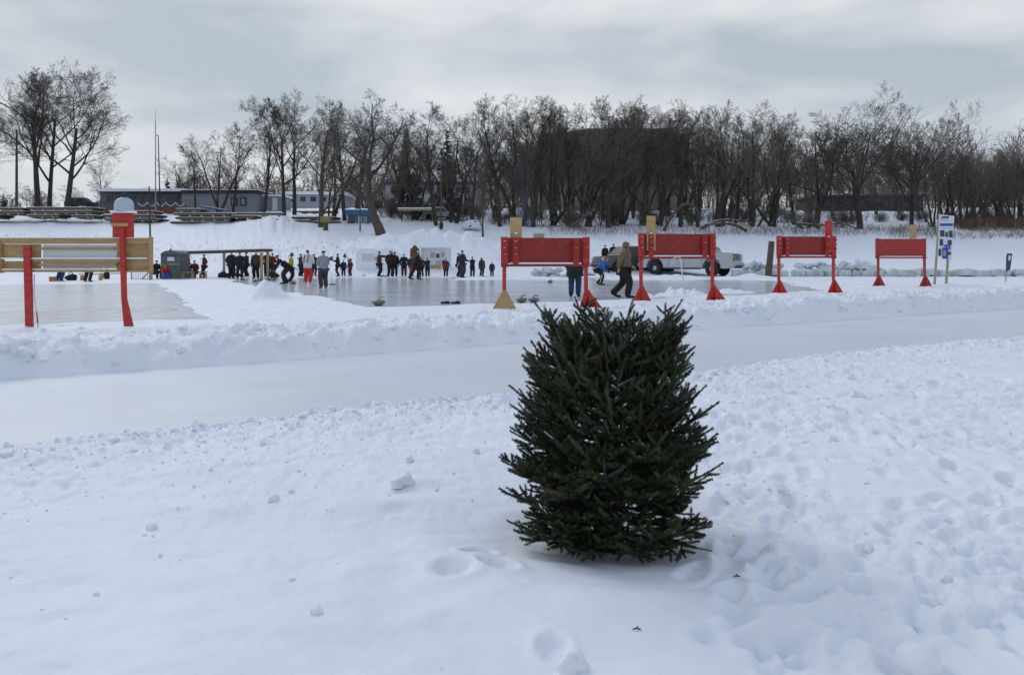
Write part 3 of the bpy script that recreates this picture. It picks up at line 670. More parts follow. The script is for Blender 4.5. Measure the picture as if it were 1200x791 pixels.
person(709, 322, 1.65, 'stand', 20, 'black', 'black', 'black', 'left one of two dark figures behind the dark pickup', z=.45, Y=56)
person(719, 322, 1.75, 'pockets', -20, 'black', 'black', 'black', 'right one of two dark figures behind the dark pickup', z=.45, Y=56)
person(731, 350.5, 1.86, 'walk', 75, 'tan', 'black', 'tan', 'walking person in tan hooded jacket between two red boards', hood=True, gloves='yellowglove', Y=23.2, z=-.02, stout=1.12)
person(70, 330, 1.7, 'stand', 170, 'black', 'jeans', 'black', 'person in blue jeans whose legs show under the left part of the wooden board', z=0)
person(103, 330.5, 1.72, 'pockets', 180, 'black', 'black', 'black', 'person in black trousers whose legs show under the middle of the wooden board', z=0)
print('people done')

# ------------------------------------------------------------------ red boards
def foot(mb, x, zt, zb, hw, th=.05, sgn=1, lean=0, gusset=True):
    mb.prism([(x - hw * 1.08 + lean, zb), (x + hw * 1.08 + lean, zb), (x + .045, zt), (x - .045, zt)], -.09, -.09 + th * .6)
    r = Matrix.Rotation(PI / 2, 3, 'Z')
    if gusset: mb.prism([(-hw * .95, zb), (0.02, zb), (0.02, zt)], -th / 2, th / 2, rot=r, off=(x + lean * .45, -.09, 0))
def scoreboard(px, py, Y, rz, W, top, ph, label, foot_mats, paddle, feetz=(0, 0), boardmat='redbacklit', z0=None, hooks=True, lean=(0, 0), inset=.09):
    x = ax(px, Y); z0 = hz(x, Y) if z0 is None else z0
    t = thing('red_scoreboard', (x, Y, 0), R(rz), label, 'scoreboard', 'red wooden scoreboards along the ice')
    a = top - ph
    mb = MB(); mb.box((0, 0, top - ph * .46), (W, .03, ph * .92)); mb.build('board_panel', M[boardmat], t, .004)
    mb = MB(); mb.box((0, -.05, a + .005), (W * .98, .13, .06)); mb.build('tray', M[boardmat], t, .004)
    mb = MB(); mb.box((0, -.06, a + .055), (W * .80, .09, .042)); mb.build('snow_cover', M['snow_lump'], t, .008)
    for sx in (-1, 1):
        lx = sx * (W / 2 - inset * .9)
        mb = MB(); mb.box((lx, .035 if not hooks else -.04, (top + a) / 2 - .01), (.17, .05, top - a + .06)); mb.box((lx, -.015, (a + .15) / 2 + .02), (.09, .07, a - .15)); mb.build('leg', M['red'] if hooks else M['redworn'], t, .004)
        mb = MB(); foot(mb, lx, .46 if hooks else .50, feetz[0 if sx < 0 else 1] - .12, .33, lean=lean[0 if sx < 0 else 1], gusset=foot_mats[0 if sx < 0 else 1] != 'ply'); f_ = mb.build('foot', M[foot_mats[0 if sx < 0 else 1]], t)
        if hooks:
            bx = sx * (W / 2 - inset - .26)
            mb = MB(); mb.prism([(bx - .075, top - .02), (bx + .075, top - .02), (bx + .075, a + .06), (bx, a - .02), (bx - .075, a + .06)], -.125, -.018); mb.build('batten', M['redbatten'], t)
            for k in range(3):
                for hx in (bx, lx):
                    zc = top - .13 - k * .155
                    mb = MB(); mb.box((hx, -.15, zc), (.09, .07, .028)); mb.box((hx, -.18, zc + .012), (.09, .014, .05)); hk = mb.build('hook', M['redbatten'], t)
                    if (k + (1 if sx > 0 else 0)) % 2 == 0 or sx < 0:
                        mb = MB(); mb.blob((hx, -.15, zc + .028), (.048, .035, .02), k, .2, 1); mb.build('snow_cover', M['snow_lump'], hk)
    if paddle:
        for (pxo, w_, z1, z2, mt, back) in paddle:
            mb = MB(); yy_ = .06 if back else -.075; mb.box((pxo, yy_, (z1 + z2) / 2), (w_, .03, z2 - z1)); p_ = mb.build('paddle', M[mt], t, .004)
            if not back or mt == 'ply':
                mb = MB(); mb.blob((pxo, -.095 if not back else .03, z1 + (z2 - z1) * .5), (.045, .025, .03), 3, .3, 1); mb.blob((pxo + .01, -.095 if not back else .03, z1 + (z2 - z1) * .22), (.03, .02, .03), 5, .3, 1); mb.build('snow_cover', M['snow_lump'], p_)
    return t
s1 = scoreboard(639, 0, 18.2, 6, 2.19, 1.735, .68, 'nearest red board, with one bare plywood foot and a plywood paddle above', ('ply', 'red'),
  [(-.72, .29, 1.45, 2.24, 'ply', True), (-.15, .27, 1.70, 1.85, 'paledwood', True)], feetz=(.0, .0), lean=(0, .14))
s2 = scoreboard(793, 0, 21.3, 8, 2.30, 1.93, .69, 'second nearest red board, with plywood paddle and white cane, before the white pickup', ('red', 'red'),
  [(-.79, .26, 1.45, 2.44, 'ply', False)], feetz=(-.06, .05), lean=(0.02, .10))
s3 = scoreboard(944.5, 0, 26.0, 4, 2.14, 1.99, .73, 'third red board, with a red paddle rising at its right end', ('red', 'red'),
  [(.78, .26, 1.42, 2.54, 'red', False)], feetz=(-.02, .0), lean=(0, .05))
s4 = scoreboard(1056, 0, 31.3, 3, 2.18, 2.04, .80, 'farthest faded red board with smooth face, beside the poster sign', ('redworn', 'redworn'),
  [(.55, .26, 1.45, 2.65, 'ply', True)], feetz=(.02, .0), boardmat='redworn', hooks=False, lean=(0, .02))
# left natural wood board
Y = 13.35
def lx_(px): return ax(px, Y) - ax(90, Y)
def lz(py): return zz(py, Y)
t = thing('wooden_scoreboard', (ax(90, Y), Y, 0), 0, 'unpainted wooden board frame on two red posts at the left edge', 'scoreboard')
def hb(name, x0, x1, y0, y1, yo, th, m, par=None, bev=.003):
    mb = MB(); mb.box(((lx_(x0) + lx_(x1)) / 2, yo, (lz(y0) + lz(y1)) / 2), (abs(lx_(x1) - lx_(x0)), th, abs(lz(y0) - lz(y1)))); return mb.build(name, M[m], par or t, bev)
hb('rail', 1, 177, 279, 286, -.01, .07, 'woodh'); hb('rail', 47, 136, 290, 293, -.02, .05, 'woodh')
rl = hb('rail', 40, 146, 303.5, 307, -.03, .06, 'woodh'); hb('rail', 47, 138, 308.5, 312.5, -.02, .05, 'woodh'); hb('rail', 2, 176, 316, 319, -.01, .06, 'woodh')
hb('snow_cover', 4, 174, 302, 303.6, -.05, .05, 'snow_lump', None, .004); hb('snow_cover', 4, 120, 315, 316.2, -.03, .05, 'snow_lump', None, .004)
hb('panel', 3, 47, 286.5, 302, .03, .02, 'ply'); hb('panel', 3, 47, 306, 315, .03, .02, 'ply'); hb('panel', 136, 176, 285, 316, .03, .02, 'ply')
hb('panel', 48, 135, 287, 315, .055, .006, 'frost')
hb('edge_board', .5, 3, 283, 320, .0, .12, 'wood'); hb('edge_board', 176, 178, 278, 320, .0, .12, 'wood')
mb = MB(); mb.bar((lx_(36), -.09, lz(288)), (lx_(36.7), -.05, lz(386)), .12, .07, (0, 1, 0)); mb.bar((lx_(34.6), -.04, lz(357)), (lx_(35), -.02, lz(386)), .05, .09, (0, 1, 0)); mb.build('post', M['red'], t, .004)
mb = MB(); mb.prism([(lx_(143), lz(260)), (lx_(149), lz(260)), (lx_(151.5), lz(350)), (lx_(159), lz(382)), (lx_(149), lz(382)), (lx_(146), lz(350))], -.12, -.06); mb.build('post', M['red'], t, .004)
hb('number_box', 134.5, 156, 250, 278.5, -.02, .12, 'red'); hb('crosspiece', 136, 155, 262, 266, -.15, .03, 'wood')
hb('bottom_shelf', 133, 158, 247.5, 250, -.02, .2, 'snow_lump')
mb = MB(); r0 = 10.5 * Y / F; zb = lz(248.5)
mb.lathe([(r0 * .9, 0), (r0, .02), (r0, .14), (r0 * .93, .18), (r0 * .7, .225), (r0 * .35, .25), (r0 * .3, .262)], (0, 0, 0), 24)
j = thing('water_jug', (ax(146, Y), Y - .02, zb + .002), 0, 'frosted domed plastic jug on top of the red number box', 'jug'); mb.build('jug_body', M['jug'], j)
mb = MB(); mb.lathe([(r0 * .32, .26), (r0 * .34, .30), (r0 * .15, .315), (r0 * .1, .35), (.001, .36)], (0, 0, 0), 16); mb.build('cap', M['blackp'], j)
mb = MB(); mb.tube([(0, 0, 0), (-.105, .05, .6), (-.11, .06, .97)], [.012, .012, .012], 8); o = mb.build('stick', M['whitep']); o.location = (ax(49, Y), Y - .1, -.02)
tag(o, 'thin white stick with red tip leaning beside the left red post', 'stick')
mb = MB(); mb.tube([(0, 0, 0), (-.035, .02, .2)], .0135, 8); mb.build('red_tip', M['redp'], o).location = (-.015, .008, .1)
# white cane hanging on second board
mb = MB(); yc = 21.1
pts = [(ax(x_, yc), yc, zz(y_, yc)) for x_, y_ in ((787, 311), (790, 302), (796, 300.5), (798, 306), (799, 318), (801, 330), (802, 341), (803, 345))]
mb.tube(pts, .017, 8); o = mb.build('cane', M['whitep']); tag(o, 'white crooked cane standing in the snow under the second red board', 'cane')

# ------------------------------------------------------------------ curling gear
def stone(px, py, handle, label, s=1.0):
    x, y = gp(px, py); t = thing('curling_stone', (x, y, 0.002), R(random.uniform(-30, 30)), label, 'curling stone', 'curling stones on the ice')
    mb = MB(); mb.lathe([(.06, 0), (.09, .012), (.135, .045), (.146, .07), (.135, .095), (.10, .112), (.03, .116)], (0, 0, 0), 22); mb.build('stone_body', M['granite'], t)
    mb = MB(); mb.lathe([(.04, .114), (.04, .125), (.02, .13)], (0, 0, 0), 14); mb.tube([(0, 0, .12), (0, 0, .165), (.03, 0, .175), (.12, 0, .17)], [.014, .014, .016, .014], 8); mb.build('handle', M[handle], t)
    t.scale = (s, s, s); return t
stone(443.5, 358, 'yellowp', 'nearest curling stone with yellow handle at the ice edge', 1.25)
stone(611, 354.5, 'redp', 'left one of two red handled curling stones under the nearest red board', 1.1)
stone(625.5, 354.5, 'redp', 'right one of two red handled curling stones under the nearest red board', 1.1)
stone(644.5, 331.5, 'redp', 'lone curling stone out on the ice behind the nearest red board')
for k, (px, py) in enumerate(((284, 328.6), (299, 330.5), (305, 329.5), (315, 328.6), (321, 329), (338, 330), (344, 333), (426, 324.5), (431, 323.6), (448, 325), (453, 325), (468, 323.8), (491, 326), (504, 323.5))):
    stone(px, py, ('redp', 'yellowp')[k % 2], 'dark curling stone at the feet of the crowd, ' + ['first', 'second', 'third', 'fourth', 'fifth', 'sixth', 'seventh', 'eighth', 'ninth', 'tenth', 'eleventh', 'twelfth', 'thirteenth', 'fourteenth'][k] + ' from the left')
def simple(name, mb, m, loc, label, cat, rz=0, group=None, bevel=0):
    o = mb.build(name, M[m], None, bevel); o.location = loc; o.rotation_euler = (0, 0, R(rz)); return tag(o, label, cat, group)
for k, (px, lab) in enumerate(((522, 'left one of two black rubber hacks lying on the ice'), (534, 'right one of two black rubber hacks lying on the ice'))):
    x, y = gp(px, 356); mb = MB(); mb.prism([(-.13, 0), (.13, 0), (.12, .06), (.02, .075), (-.03, .05), (-.12, .055)], -.06, .06); simple('hack', mb, 'rubber', (x, y, .002), lab, 'hack', 0, 'black hacks', .01)
# brooms
def broom(px, py, dx, label, hgt=1.15, Y=None):
    x, y = gp(px, py); t = thing('curling_broom', (x, y, .0), 0, label, 'broom')
    mb = MB(); mb.tube([(0, 0, .05), (dx, .1, hgt)], .014, 6); mb.build('shaft', M['whitep'], t)
    mb = MB(); mb.box((0, 0, .03), (.26, .07, .05)); mb.build('brush_head', M['blackp'], t, .01)
broom(389.5, 334, -.18, 'long broom held by the person in light grey jacket', 1.05)
broom(531, 327, .35, 'broom on the ice held by the person in navy jacket', 1.0)
mb = MB(); x, y = gp(679, 348); mb.tube([(0, 0, .95), (.45, .35, 1.12)], .013, 6); simple('stick', mb, 'steel', (x, y, 0), 'thin stick held by the person in blue jeans', 'stick')
# bags, boxes, benches
def bag(px, py, w, h, m, label, Y=None):
    x, y = gp(px, py); s = y / F; mb = MB(); mb.blob((0, 0, h * s * .5), (w * s / 2, w * s / 3, h * s / 2 * 1.05), int(px), .18, 3); o = simple('duffel_bag', mb, m, (x, y, -.02), label, 'bag', random.uniform(-20, 20), 'bags beside the ice')
    mb = MB(); mb.tube([(-w * s * .25, 0, h * s * .8), (-w * s * .1, 0, h * s * 1.25), (w * s * .1, 0, h * s * 1.25), (w * s * .25, 0, h * s * .8)], .02, 6); mb.build('strap', M['blackp'], o)
bag(262, 326, 16, 7, 'black', 'black duffel bag left of the stocky person in black')
bag(278, 325, 9, 5, 'darkgrey', 'small dark bag behind the people under the beam')
bag(322, 326, 12, 6, 'black', 'black bag below the right end of the beam')
bag(349, 323.5, 10, 7, 'maroon', 'dark red bag behind the red overalls')
bag(415, 322.5, 6, 5, 'black', 'small black bag right of the child in dark red')
bag(422.5, 322.5, 6, 7, 'black', 'upright black bag at the foot of the snow wall')
bag(83, 329, 14, 8, 'black', 'black bag with red trim seen under the wooden board')
bag(125, 327.5, 7, 10, 'black', 'upright dark bag seen under the right of the wooden board')
bag(503, 321, 10, 5, 'black', 'black bag at the foot of the white shed')
bag(290, 323.5, 4, 5, 'hiviz', 'small yellow bag beside the person in navy')
def bench(px, py, L_, m, label, h=.45, rz=0):
    x, y = gp(px, py); t = thing('bench', (x, y, 0), R(rz), label, 'bench', 'wooden benches')
    mb = MB(); mb.box((0, 0, h), (L_, .3, .05)); mb.build('seat', M[m], t, .005)
    for sx in (-1, 1): mb = MB(); mb.box((sx * (L_ / 2 - .1), 0, h / 2 - .04), (.06, .26, h - .04)); mb.build('leg', M[m], t)
bench(220, 327.3, .75, 'wood', 'wooden stool before the person in red jacket', .4); bench(238, 326.5, .5, 'wood', 'short wooden stool right of the seated person', .4)
bench(107, 329, 1.2, 'wood', 'low wooden bench seen under the wooden board', .35); bench(133, 327, 1.5, 'wood', 'long thin bench seen near the right red post', .32)
x, y = gp(62, 330.5); mb = MB(); mb.box((0, 0, .12), (.28, .22, .24)); o = simple('crate', mb, 'orangep', (x, y, 0), 'small orange box seen under the wooden board', 'box', 0, None, .01)
mb = MB(); mb.box((0, 0, .25), (.3, .24, .03)); mb.build('lid', M['blackp'], o)
x, y = gp(392.5, 323.2); mb = MB(); mb.lathe([(.26, 0), (.27, .02), (.28, .3), (.28, .33), (.27, .36), (.28, .62), (.26, .66)], (0, 0, 0), 20); o = simple('barrel', mb, 'bluep', (x, y, 0), 'bright blue plastic barrel by the crowd', 'barrel')
mb = MB(); mb.lathe([(.285, .64), (.285, .67), (.25, .68)], (0, 0, 0), 20); mb.build('lid', M['bluep'], o)
# white gate behind left board
x, y = gp(166, 328); t = thing('lattice_gate', (x, y, 0), R(-8), 'pale lattice gate behind the right end of the wooden board', 'gate')
mb = MB(); W_ = 26 * y / F; hh = .6
for zc in (.03, hh): mb.box((0, 0, zc), (W_, .05, .05))
for sx in (-1, 1): mb.box((sx * W_ / 2, .005, hh / 2), (.05, .05, hh))
mb.build('frame', M['paledwood'], t)
mb = MB()
for k in range(1, 9): mb.box((-W_ / 2 + k * W_ / 9, 0, hh / 2), (.02, .015, hh - .05))
for k in range(1, 4): mb.box((0, .016, k * hh / 4), (W_ - .05, .012, .02))
mb.build('lattice', M['whitep'], t)
mb = MB(); mb.bar((-.0, -.04, 0), (W_ / 2, -.04, hh), .06, .03, (0, 1, 0)); mb.build('brace', M['wood'], t)
# thin pole on the right end of wooden board
Yp = 41.; x = ax(176, Yp); mb = MB(); mb.tube([(0, 0, -.1), (0, 0, 2.5)], .07, 8); o = simple('pole', mb, 'paledwood', (x, Yp, 0), 'slender dark pole on a wooden stake behind the wooden board', 'pole')
mb = MB(); mb.tube([(0, 0, 2.45), (-.06, 0, 5.2)], [.05, .035], 8); mb.build('upper_pole', M['blackp'], o)

# grey toilet
x, y = gp(206, 327.5); y += .6; x = ax(205.5, y)
t = thing('portable_toilet', (x, y, 0), R(-6), 'grey portable toilet with domed roof and yellow stripe', 'toilet')
W_ = 23 * y / F; Hh = 28 * y / F
mb = MB(); mb.box((0, 0, Hh / 2), (W_, W_, Hh)); mb.build('wall', M['grey'], t, .03)
mb = MB(); mb.prism([(-W_ * .52, Hh), (W_ * .52, Hh), (W_ * .46, Hh + .12), (W_ * .25, Hh + .24), (0, Hh + .28), (-W_ * .25, Hh + .24), (-W_ * .46, Hh + .12)], -W_ * .52, W_ * .52); mb.build('roof', M['grey'], t, .02)
mb = MB(); mb.box((.02, -W_ / 2 - .012, Hh * .45), (W_ * .72, .02, Hh * .86)); d_ = mb.build('door', M['grey'], t, .008)
mb = MB(); mb.box((0, -W_ / 2 - .02, Hh * .62), (W_ + .06, .03, .06)); mb.build('stripe', M['hiviz'], t)
mb = MB(); mb.box((.08, -W_ / 2 - .032, Hh * .84), (.42, .012, .22)); mb.build('notice', M['whitep'], t)
mb = MB(); mb.box((W_ * .3, -W_ / 2 - .04, Hh * .5), (.04, .04, .12)); mb.build('handle', M['blackp'], d_)
mb = MB(); mb.tube([(-W_ * .35, .2, Hh), (-W_ * .35, .2, Hh + .38)], .05, 8); mb.build('vent_pipe', M['blackp'], t)
# windbreak beam
y = gd(326.5) + 1.5; x0, x1 = ax(217, y), ax(316.5, y); t = thing('beam_shelter', ((x0 + x1) / 2, y, 0), 0, 'long dark roof beam on posts behind the crowd, right of the grey toilet', 'shelter')
Lw = x1 - x0; za, zb_ = zz(296.5, y), zz(293.5, y)
mb = MB(); mb.bar((-Lw / 2, 0, za), (Lw / 2, 0, zb_), 1.1, .16); mb.build('roof_beam', M['stumpwood'], t, .01)
mb = MB(); mb.bar((-Lw / 2, 0, za + .10), (Lw / 2, 0, zb_ + .10), 1.12, .05); mb.build('snow_cover', M['snow_lump'], t, .01)
for f_ in (-.49, -.02, .49): mb = MB(); mb.box((f_ * Lw, -.3, 1.0 - .2), (.12, .12, 1.6)); mb.build('post', M['paledwood'], t)
x, y = gp(306.5, 328.5); mb = MB(); mb.box((0, 0, .73), (.13, .13, 1.5)); mb.box((0, 0, 1.5), (.17, .17, .05)); simple('wooden_post', mb, 'wood', (x, y, 0), 'pale square wooden post standing among the crowd under the beam', 'post')
# white wall / snow fort
y = 52.0; x0 = ax(417, y); x1 = ax(470, y)
t = thing('snow_wall', ((x0 + x1) / 2, y, 0), R(3), 'white block of carved snow walls behind the crowd', 'snow wall'); W_ = x1 - x0; z1 = zz(290, y) - .05
mb = MB(); mb.prism([(-W_ / 2, 0), (0, 0), (-.02, z1 * .93), (-.3, z1), (-W_ / 2 + .15, z1 * .98), (-W_ / 2, z1 * .9)], 0, 1.2); mb.build('wall_block', M['snow_lump'], t, .05)
mb = MB(); mb.prism([(.02, 0), (W_ / 2, 0), (W_ / 2, z1 * .7), (W_ / 3, z1 * .98), (.4, z1 * 1.02), (.02, z1 * .9)], -.15, 1.1); mb.build('wall_block', M['snow_lump'], t, .05)
mb = MB(); mb.box((-.75, -.02, z1 * .66), (.8, .04, .5)); mb.build('poster', M['tent'], t)
mb = MB(); mb.box((-.12, -.05, z1 * .62), (.3, .03, .22)); mb.box((-.12, -.035, z1 * .35), (.03, .03, z1 * .5)); mb.build('small_sign', M['printpink'], t)
mb = MB(); mb.box((.95, -.18, z1 * .78), (.16, .04, .2)); mb.build('notice', M['printdark'], t)
# white shed
y = 52.5; x0 = ax(484, y); x1 = ax(523.5, y)
t = thing('white_shed', ((x0 + x1) / 2, y, 0), R(-10), 'white shed covered in posters with snowy roof and brown gable', 'shed'); W_ = x1 - x0; z1 = zz(291, y)
mb = MB(); mb.box((.25, .8, z1 / 2), (W_ - .6, 1.6, z1)); mb.build('wall', M['tent'], t, .01)
mb = MB(); mb.box((.25, .7, z1 + .09), (W_ - .4, 1.9, .18)); mb.build('roof', M['snow_lump'], t, .04)
mb = MB(); mb.prism([(-W_ / 2 - .15, 0), (-W_ / 2 + .5, 0), (-W_ / 2 + .5, z1 * .95), (-W_ / 2 + .17, z1 * 1.12), (-W_ / 2 - .15, z1 * .95)], -.35, -.2); mb.build('gable', M['deckwood'], t)
mb = MB(); mb.box((W_ / 2 - .75, -.02, .38), (.75, .03, .72)); mb.build('plywood_sheet', M['ply'], t)
for k, (a, b_, w_, h_, mt) in enumerate(((.15, .75, .3, .4, 'printpink'), (.5, .72, .25, .3, 'printdark'), (.85, .76, .22, .34, 'printpink'), (.55, .48, .3, .25, 'printpink'), (.88, .5, .2, .2, 'printdark'), (.2, .45, .2, .3, 'tent'))):
    mb = MB(); mb.box((a * W_ / 2 * .9 + .05, -.02 - .004 * k, z1 * b_), (w_, .012, h_)); mb.build('poster', M[mt], t)
# easel sign / rack at right of the crowd
x, y = gp(583.5, 319.6); t = thing('drink_stand', (x, y, 0), 0, 'small pale rack with dark base right of the crowd', 'rack')
mb = MB(); mb.box((0, 0, .85), (.22, .2, .5)); mb.box((0, 0, 1.15), (.3, .22, .06)); mb.build('case', M['tent'], t, .01)
mb = MB(); mb.box((.2, 0, .22), (1.2, .5, .4)); mb.build('base_box', M['blackp'], t, .02)

# ------------------------------------------------------------------ vehicles
def wheel(t, x, y, r=.41):
    w_ = thing('wheel', (x, y, r)); w_.parent = t
    s = -1 if y < 0 else 1
    mb = MB(); mb.lathe([(r * .62, -.13), (r * .95, -.13), (r, -.09), (r, .09), (r * .95, .13), (r * .62, .13)], (0, 0, 0), 28, 'y'); mb.build('tyre', M['rubber'], w_)
    mb = MB(); mb.lathe([(r * .62, -.10), (r * .62, .10)], (0, 0, 0), 28, 'y')
    for k in range(6):
        a = k * PI / 3; mb.bar((0, s * .12, 0), (math.cos(a) * r * .6, s * .11, math.sin(a) * r * .6), .09, .03, (0, 1, 0))
    mb.lathe([(r * .16, s * .10), (r * .14, s * .14)], (0, 0, 0), 12, 'y'); mb.build('rim', M['chrome'], w_)
def pickup(loc, rz, paint, label):
    t = thing('pickup_truck', loc, R(rz), label, 'pickup truck', 'parked pickup trucks')
    # x forward 0..5.9 centred ; y width 2.0 ; wheels at x=-1.85, 1.85
    def arch(cx, r=.50, n=8): return [(cx + r * math.cos(PI - PI * k / n), .42 + r * math.sin(PI - PI * k / n)) for k in range(n + 1)]
    low = [(-2.95, .55), (-2.95, .42)] + [(-2.4, .42)] + arch(-1.85) + arch(1.80) + [(2.75, .42), (2.93, .5), (2.95, .8), (2.93, 1.10), (2.80, 1.20), (1.55, 1.28), (1.35, 1.30), (-.95, 1.30), (-2.95, 1.32)]
    mb = MB(); mb.prism(low, -.98, .98); mb.build('body', M[paint], t, .03)
    # cab
    vs = []; prof = [(1.75, 1.28, .93), (1.05, 1.93, .76), (-.65, 1.97, .76), (-.9, 1.28, .93)]
    for x_, z_, hw in prof: vs += [(x_, -hw, z_), (x_, hw, z_)]
    mb = MB(); mb.add(vs, [(0, 1, 3, 2), (2, 3, 5, 4), (4, 5, 7, 6), (0, 2, 4, 6), (1, 7, 5, 3), (0, 6, 7, 1)]); mb.build('cab', M[paint], t, .04)
    def glass(pts, name='window'):
        mb = MB(); mb.add(pts, [tuple(range(len(pts)))]); a = mb.build(name, M['glassdark'], t); md = a.modifiers.new('th', 'SOLIDIFY'); md.thickness = .02; md.offset = 0; return a
    glass([(1.66, -.80, 1.385), (1.66, .80, 1.385), (1.16, .68, 1.86), (1.16, -.68, 1.86)], 'windscreen')
    for s in (-1, 1):
        def q(x_, z_): hw = .93 - (z_ - 1.28) / .67 * .17; return (x_, s * (hw + .012), z_)
        glass([q(1.42, 1.36), q(.98, 1.84), q(.10, 1.87), q(.10, 1.36)]); glass([q(.02, 1.36), q(.02, 1.87), q(-.68, 1.88), q(-.86, 1.36)])
        for xd in (1.2, .06, -.92):
            mb = MB(); mb.box((xd, s * .985, .9), (.012, .01, .72)); mb.build('door_seam', M['blackp'], t)
        for xd in (.22, -.75): mb = MB(); mb.box((xd, s * 1.0, 1.14), (.18, .03, .035)); mb.build('door_handle', M['chrome'], t)
        mb = MB(); mb.box((1.42, s * 1.08, 1.42), (.12, .22, .2)); mb.build('mirror', M['blackp'], t, .03)
        mb = MB(); mb.box((2.90, s * .78, 1.02), (.16, .36, .22)); mb.build('headlight', M['light'], t, .02)
        mb = MB(); mb.box((0, s * 1.0, .40), (2.3, .14, .07)); mb.build('running_board', M['blackp'], t, .01)
        mb = MB(); mb.box((-2.95, s * .85, 1.05), (.05, .18, .42)); mb.build('tail_lamp', M['redp'], t, .01)
        for cx in (-1.85, 1.80):
            wheel(t, cx, s * .86)
            ar = [(cx + .53 * math.cos(PI * k / 10), .42 + .53 * math.sin(PI * k / 10)) for k in range(11)]; mb = MB()
            mb.tube([(a, s * .985, b_) for a, b_ in ar], .035, 6); mb.build('wheel_arch', M['blackp'], t)
    mb = MB(); mb.box((2.93, 0, 1.0), (.08, 1.15, .34)); g_ = mb.build('grille', M['blackp'], t, .01)
    mb = MB()
    for k in range(3): mb.box((2.98, 0, .90 + k * .1), (.03, 1.1, .03))
    mb.build('grille_bar', M['chrome'], g_)
    mb = MB(); mb.lathe([(.1, 0), (.09, .02)], (2.99, 0, 1.0), 14, 'x'); g2 = mb.build('badge', M['printblue'], t)
    mb = MB(); mb.box((2.98, 0, .60), (.22, 1.9, .26)); mb.build('bumper', M['chrome'] if paint == 'truckpaint' else M['blackp'], t, .04)
    mb = MB(); mb.box((3.07, 0, .50), (.08, 1.0, .16)); mb.build('air_intake', M['blackp'], t)
    mb = MB(); mb.box((-2.98, 0, .6), (.18, 1.8, .2)); mb.build('rear_bumper', M['chrome'], t, .03)
    # bed interior, dark
    mb = MB(); mb.box((-1.97, 0, 1.325), (1.80, 1.7, .02)); mb.build('bed', M['blackp'], t)
    return t
yy = 50.0
tr = pickup((ax(808, yy), yy, .03), -37, 'truckpaint', 'white pickup truck parked behind the second nearest red board')
yy = 51.5
tr.scale = (1.1, 1.1, 1.24)
tr2 = pickup((ax(748, yy), yy + 1.5, .12), 200, 'truckdark', 'dark grey pickup partly hidden behind the walking person in tan')

# ------------------------------------------------------------------ right side posts and signs
Y = 33.5
t = thing('poster_sign', (ax(1107, Y), Y, 0), R(-6), 'tall white poster board with photos on two leaning wooden stakes', 'sign')
mb = MB(); mb.bar((ax(1096, Y) - ax(1107, Y), .02, zz(331, Y) - .1), (ax(1101.5, Y) - ax(1107, Y), .02, zz(250, Y)), .09, .05, (0, 1, 0)); mb.build('stake', M['paledwood'], t)
mb = MB(); mb.bar((ax(1109, Y) - ax(1107, Y), .03, zz(330, Y) - .1), (ax(1114, Y) - ax(1107, Y), .03, zz(255, Y)), .1, .05, (0, 1, 0)); mb.build('stake', M['paledwood'], t)
pz = [(1101, 251.5), (1117.5, 253.5), (1114, 305), (1098.5, 300)]
pl = [(ax(a, Y) - ax(1107, Y), zz(b_, Y)) for a, b_ in pz]; mb = MB(); mb.prism(pl, -.03, -.01); bd = mb.build('poster_board', M['tent'], t)
def pr(x0, y0, x1, y1, m, d=-.034, n='print'):
    mb = MB(); mb.prism([(ax(x0, Y) - ax(1107, Y), zz(y0, Y)), (ax(x1, Y) - ax(1107, Y), zz(y0, Y)), (ax(x1, Y) - ax(1107, Y), zz(y1, Y)), (ax(x0, Y) - ax(1107, Y), zz(y1, Y))], d, -.03 - .001); mb.build(n, M[m], bd)
pr(1103, 253.8, 1111.5, 256.2, 'printdark', n='headline'); pr(1102.5, 258, 1111, 258.6, 'printdark', n='text_line'); pr(1101.5, 262, 1116, 265.2, 'printblue', n='banner'); pr(1101.5, 267.5, 1115, 268.1, 'printpink', n='text_line')
for a in ((1101.5, 270, 1106.5, 277.5), (1107.3, 272, 1110.5, 278), (1111.3, 270.5, 1115.5, 278.5), (1101, 280.5, 1105, 288), (1110, 281.5, 1114.5, 287.5), (1099.7, 292, 1103, 300), (1110, 295, 1113.5, 299)): pr(*a, 'printdark', n='photo_print')
pr(1105.5, 287, 1113, 292.5, 'printblue', -.037, 'blue_emblem'); pr(1104, 290.5, 1110.5, 303.5, 'printblue', -.036, 'blue_emblem'); pr(1106, 289, 1107.2, 290.3, 'tent', -.039, 'emblem_spot'); pr(1109.6, 289, 1110.8, 290.3, 'tent', -.039, 'emblem_spot'); pr(1105.2, 293.5, 1107.6, 300, 'printpink', -.039, 'emblem_centre')
Y = 38.
t = thing('small_sign', (ax(1180, Y), Y, 0), 0, 'small dark notice on a thin stake at the right edge', 'sign')
mb = MB(); mb.bar((ax(1178.6, Y) - ax(1180, Y), .01, -.1), (ax(1180, Y) - ax(1180, Y), .01, zz(299, Y)), .05, .03, (0, 1, 0)); mb.build('stake', M['paledwood'], t)
mb = MB(); mb.prism([(ax(a, Y) - ax(1180, Y), zz(b_, Y)) for a, b_ in ((1179.5, 297), (1186, 297.2), (1183.5, 316), (1178.8, 319))], -.03, -.012); mb.build('notice', M['printdark'], t)
mb = MB(); mb.prism([(ax(a, Y) - ax(1180, Y), zz(b_, Y)) for a, b_ in ((1181.2, 299.5), (1184.6, 299.6), (1183.4, 305), (1181, 305.6))], -.036, -.031); mb.build('pale_print', M['tent'], t)
Y = 44.
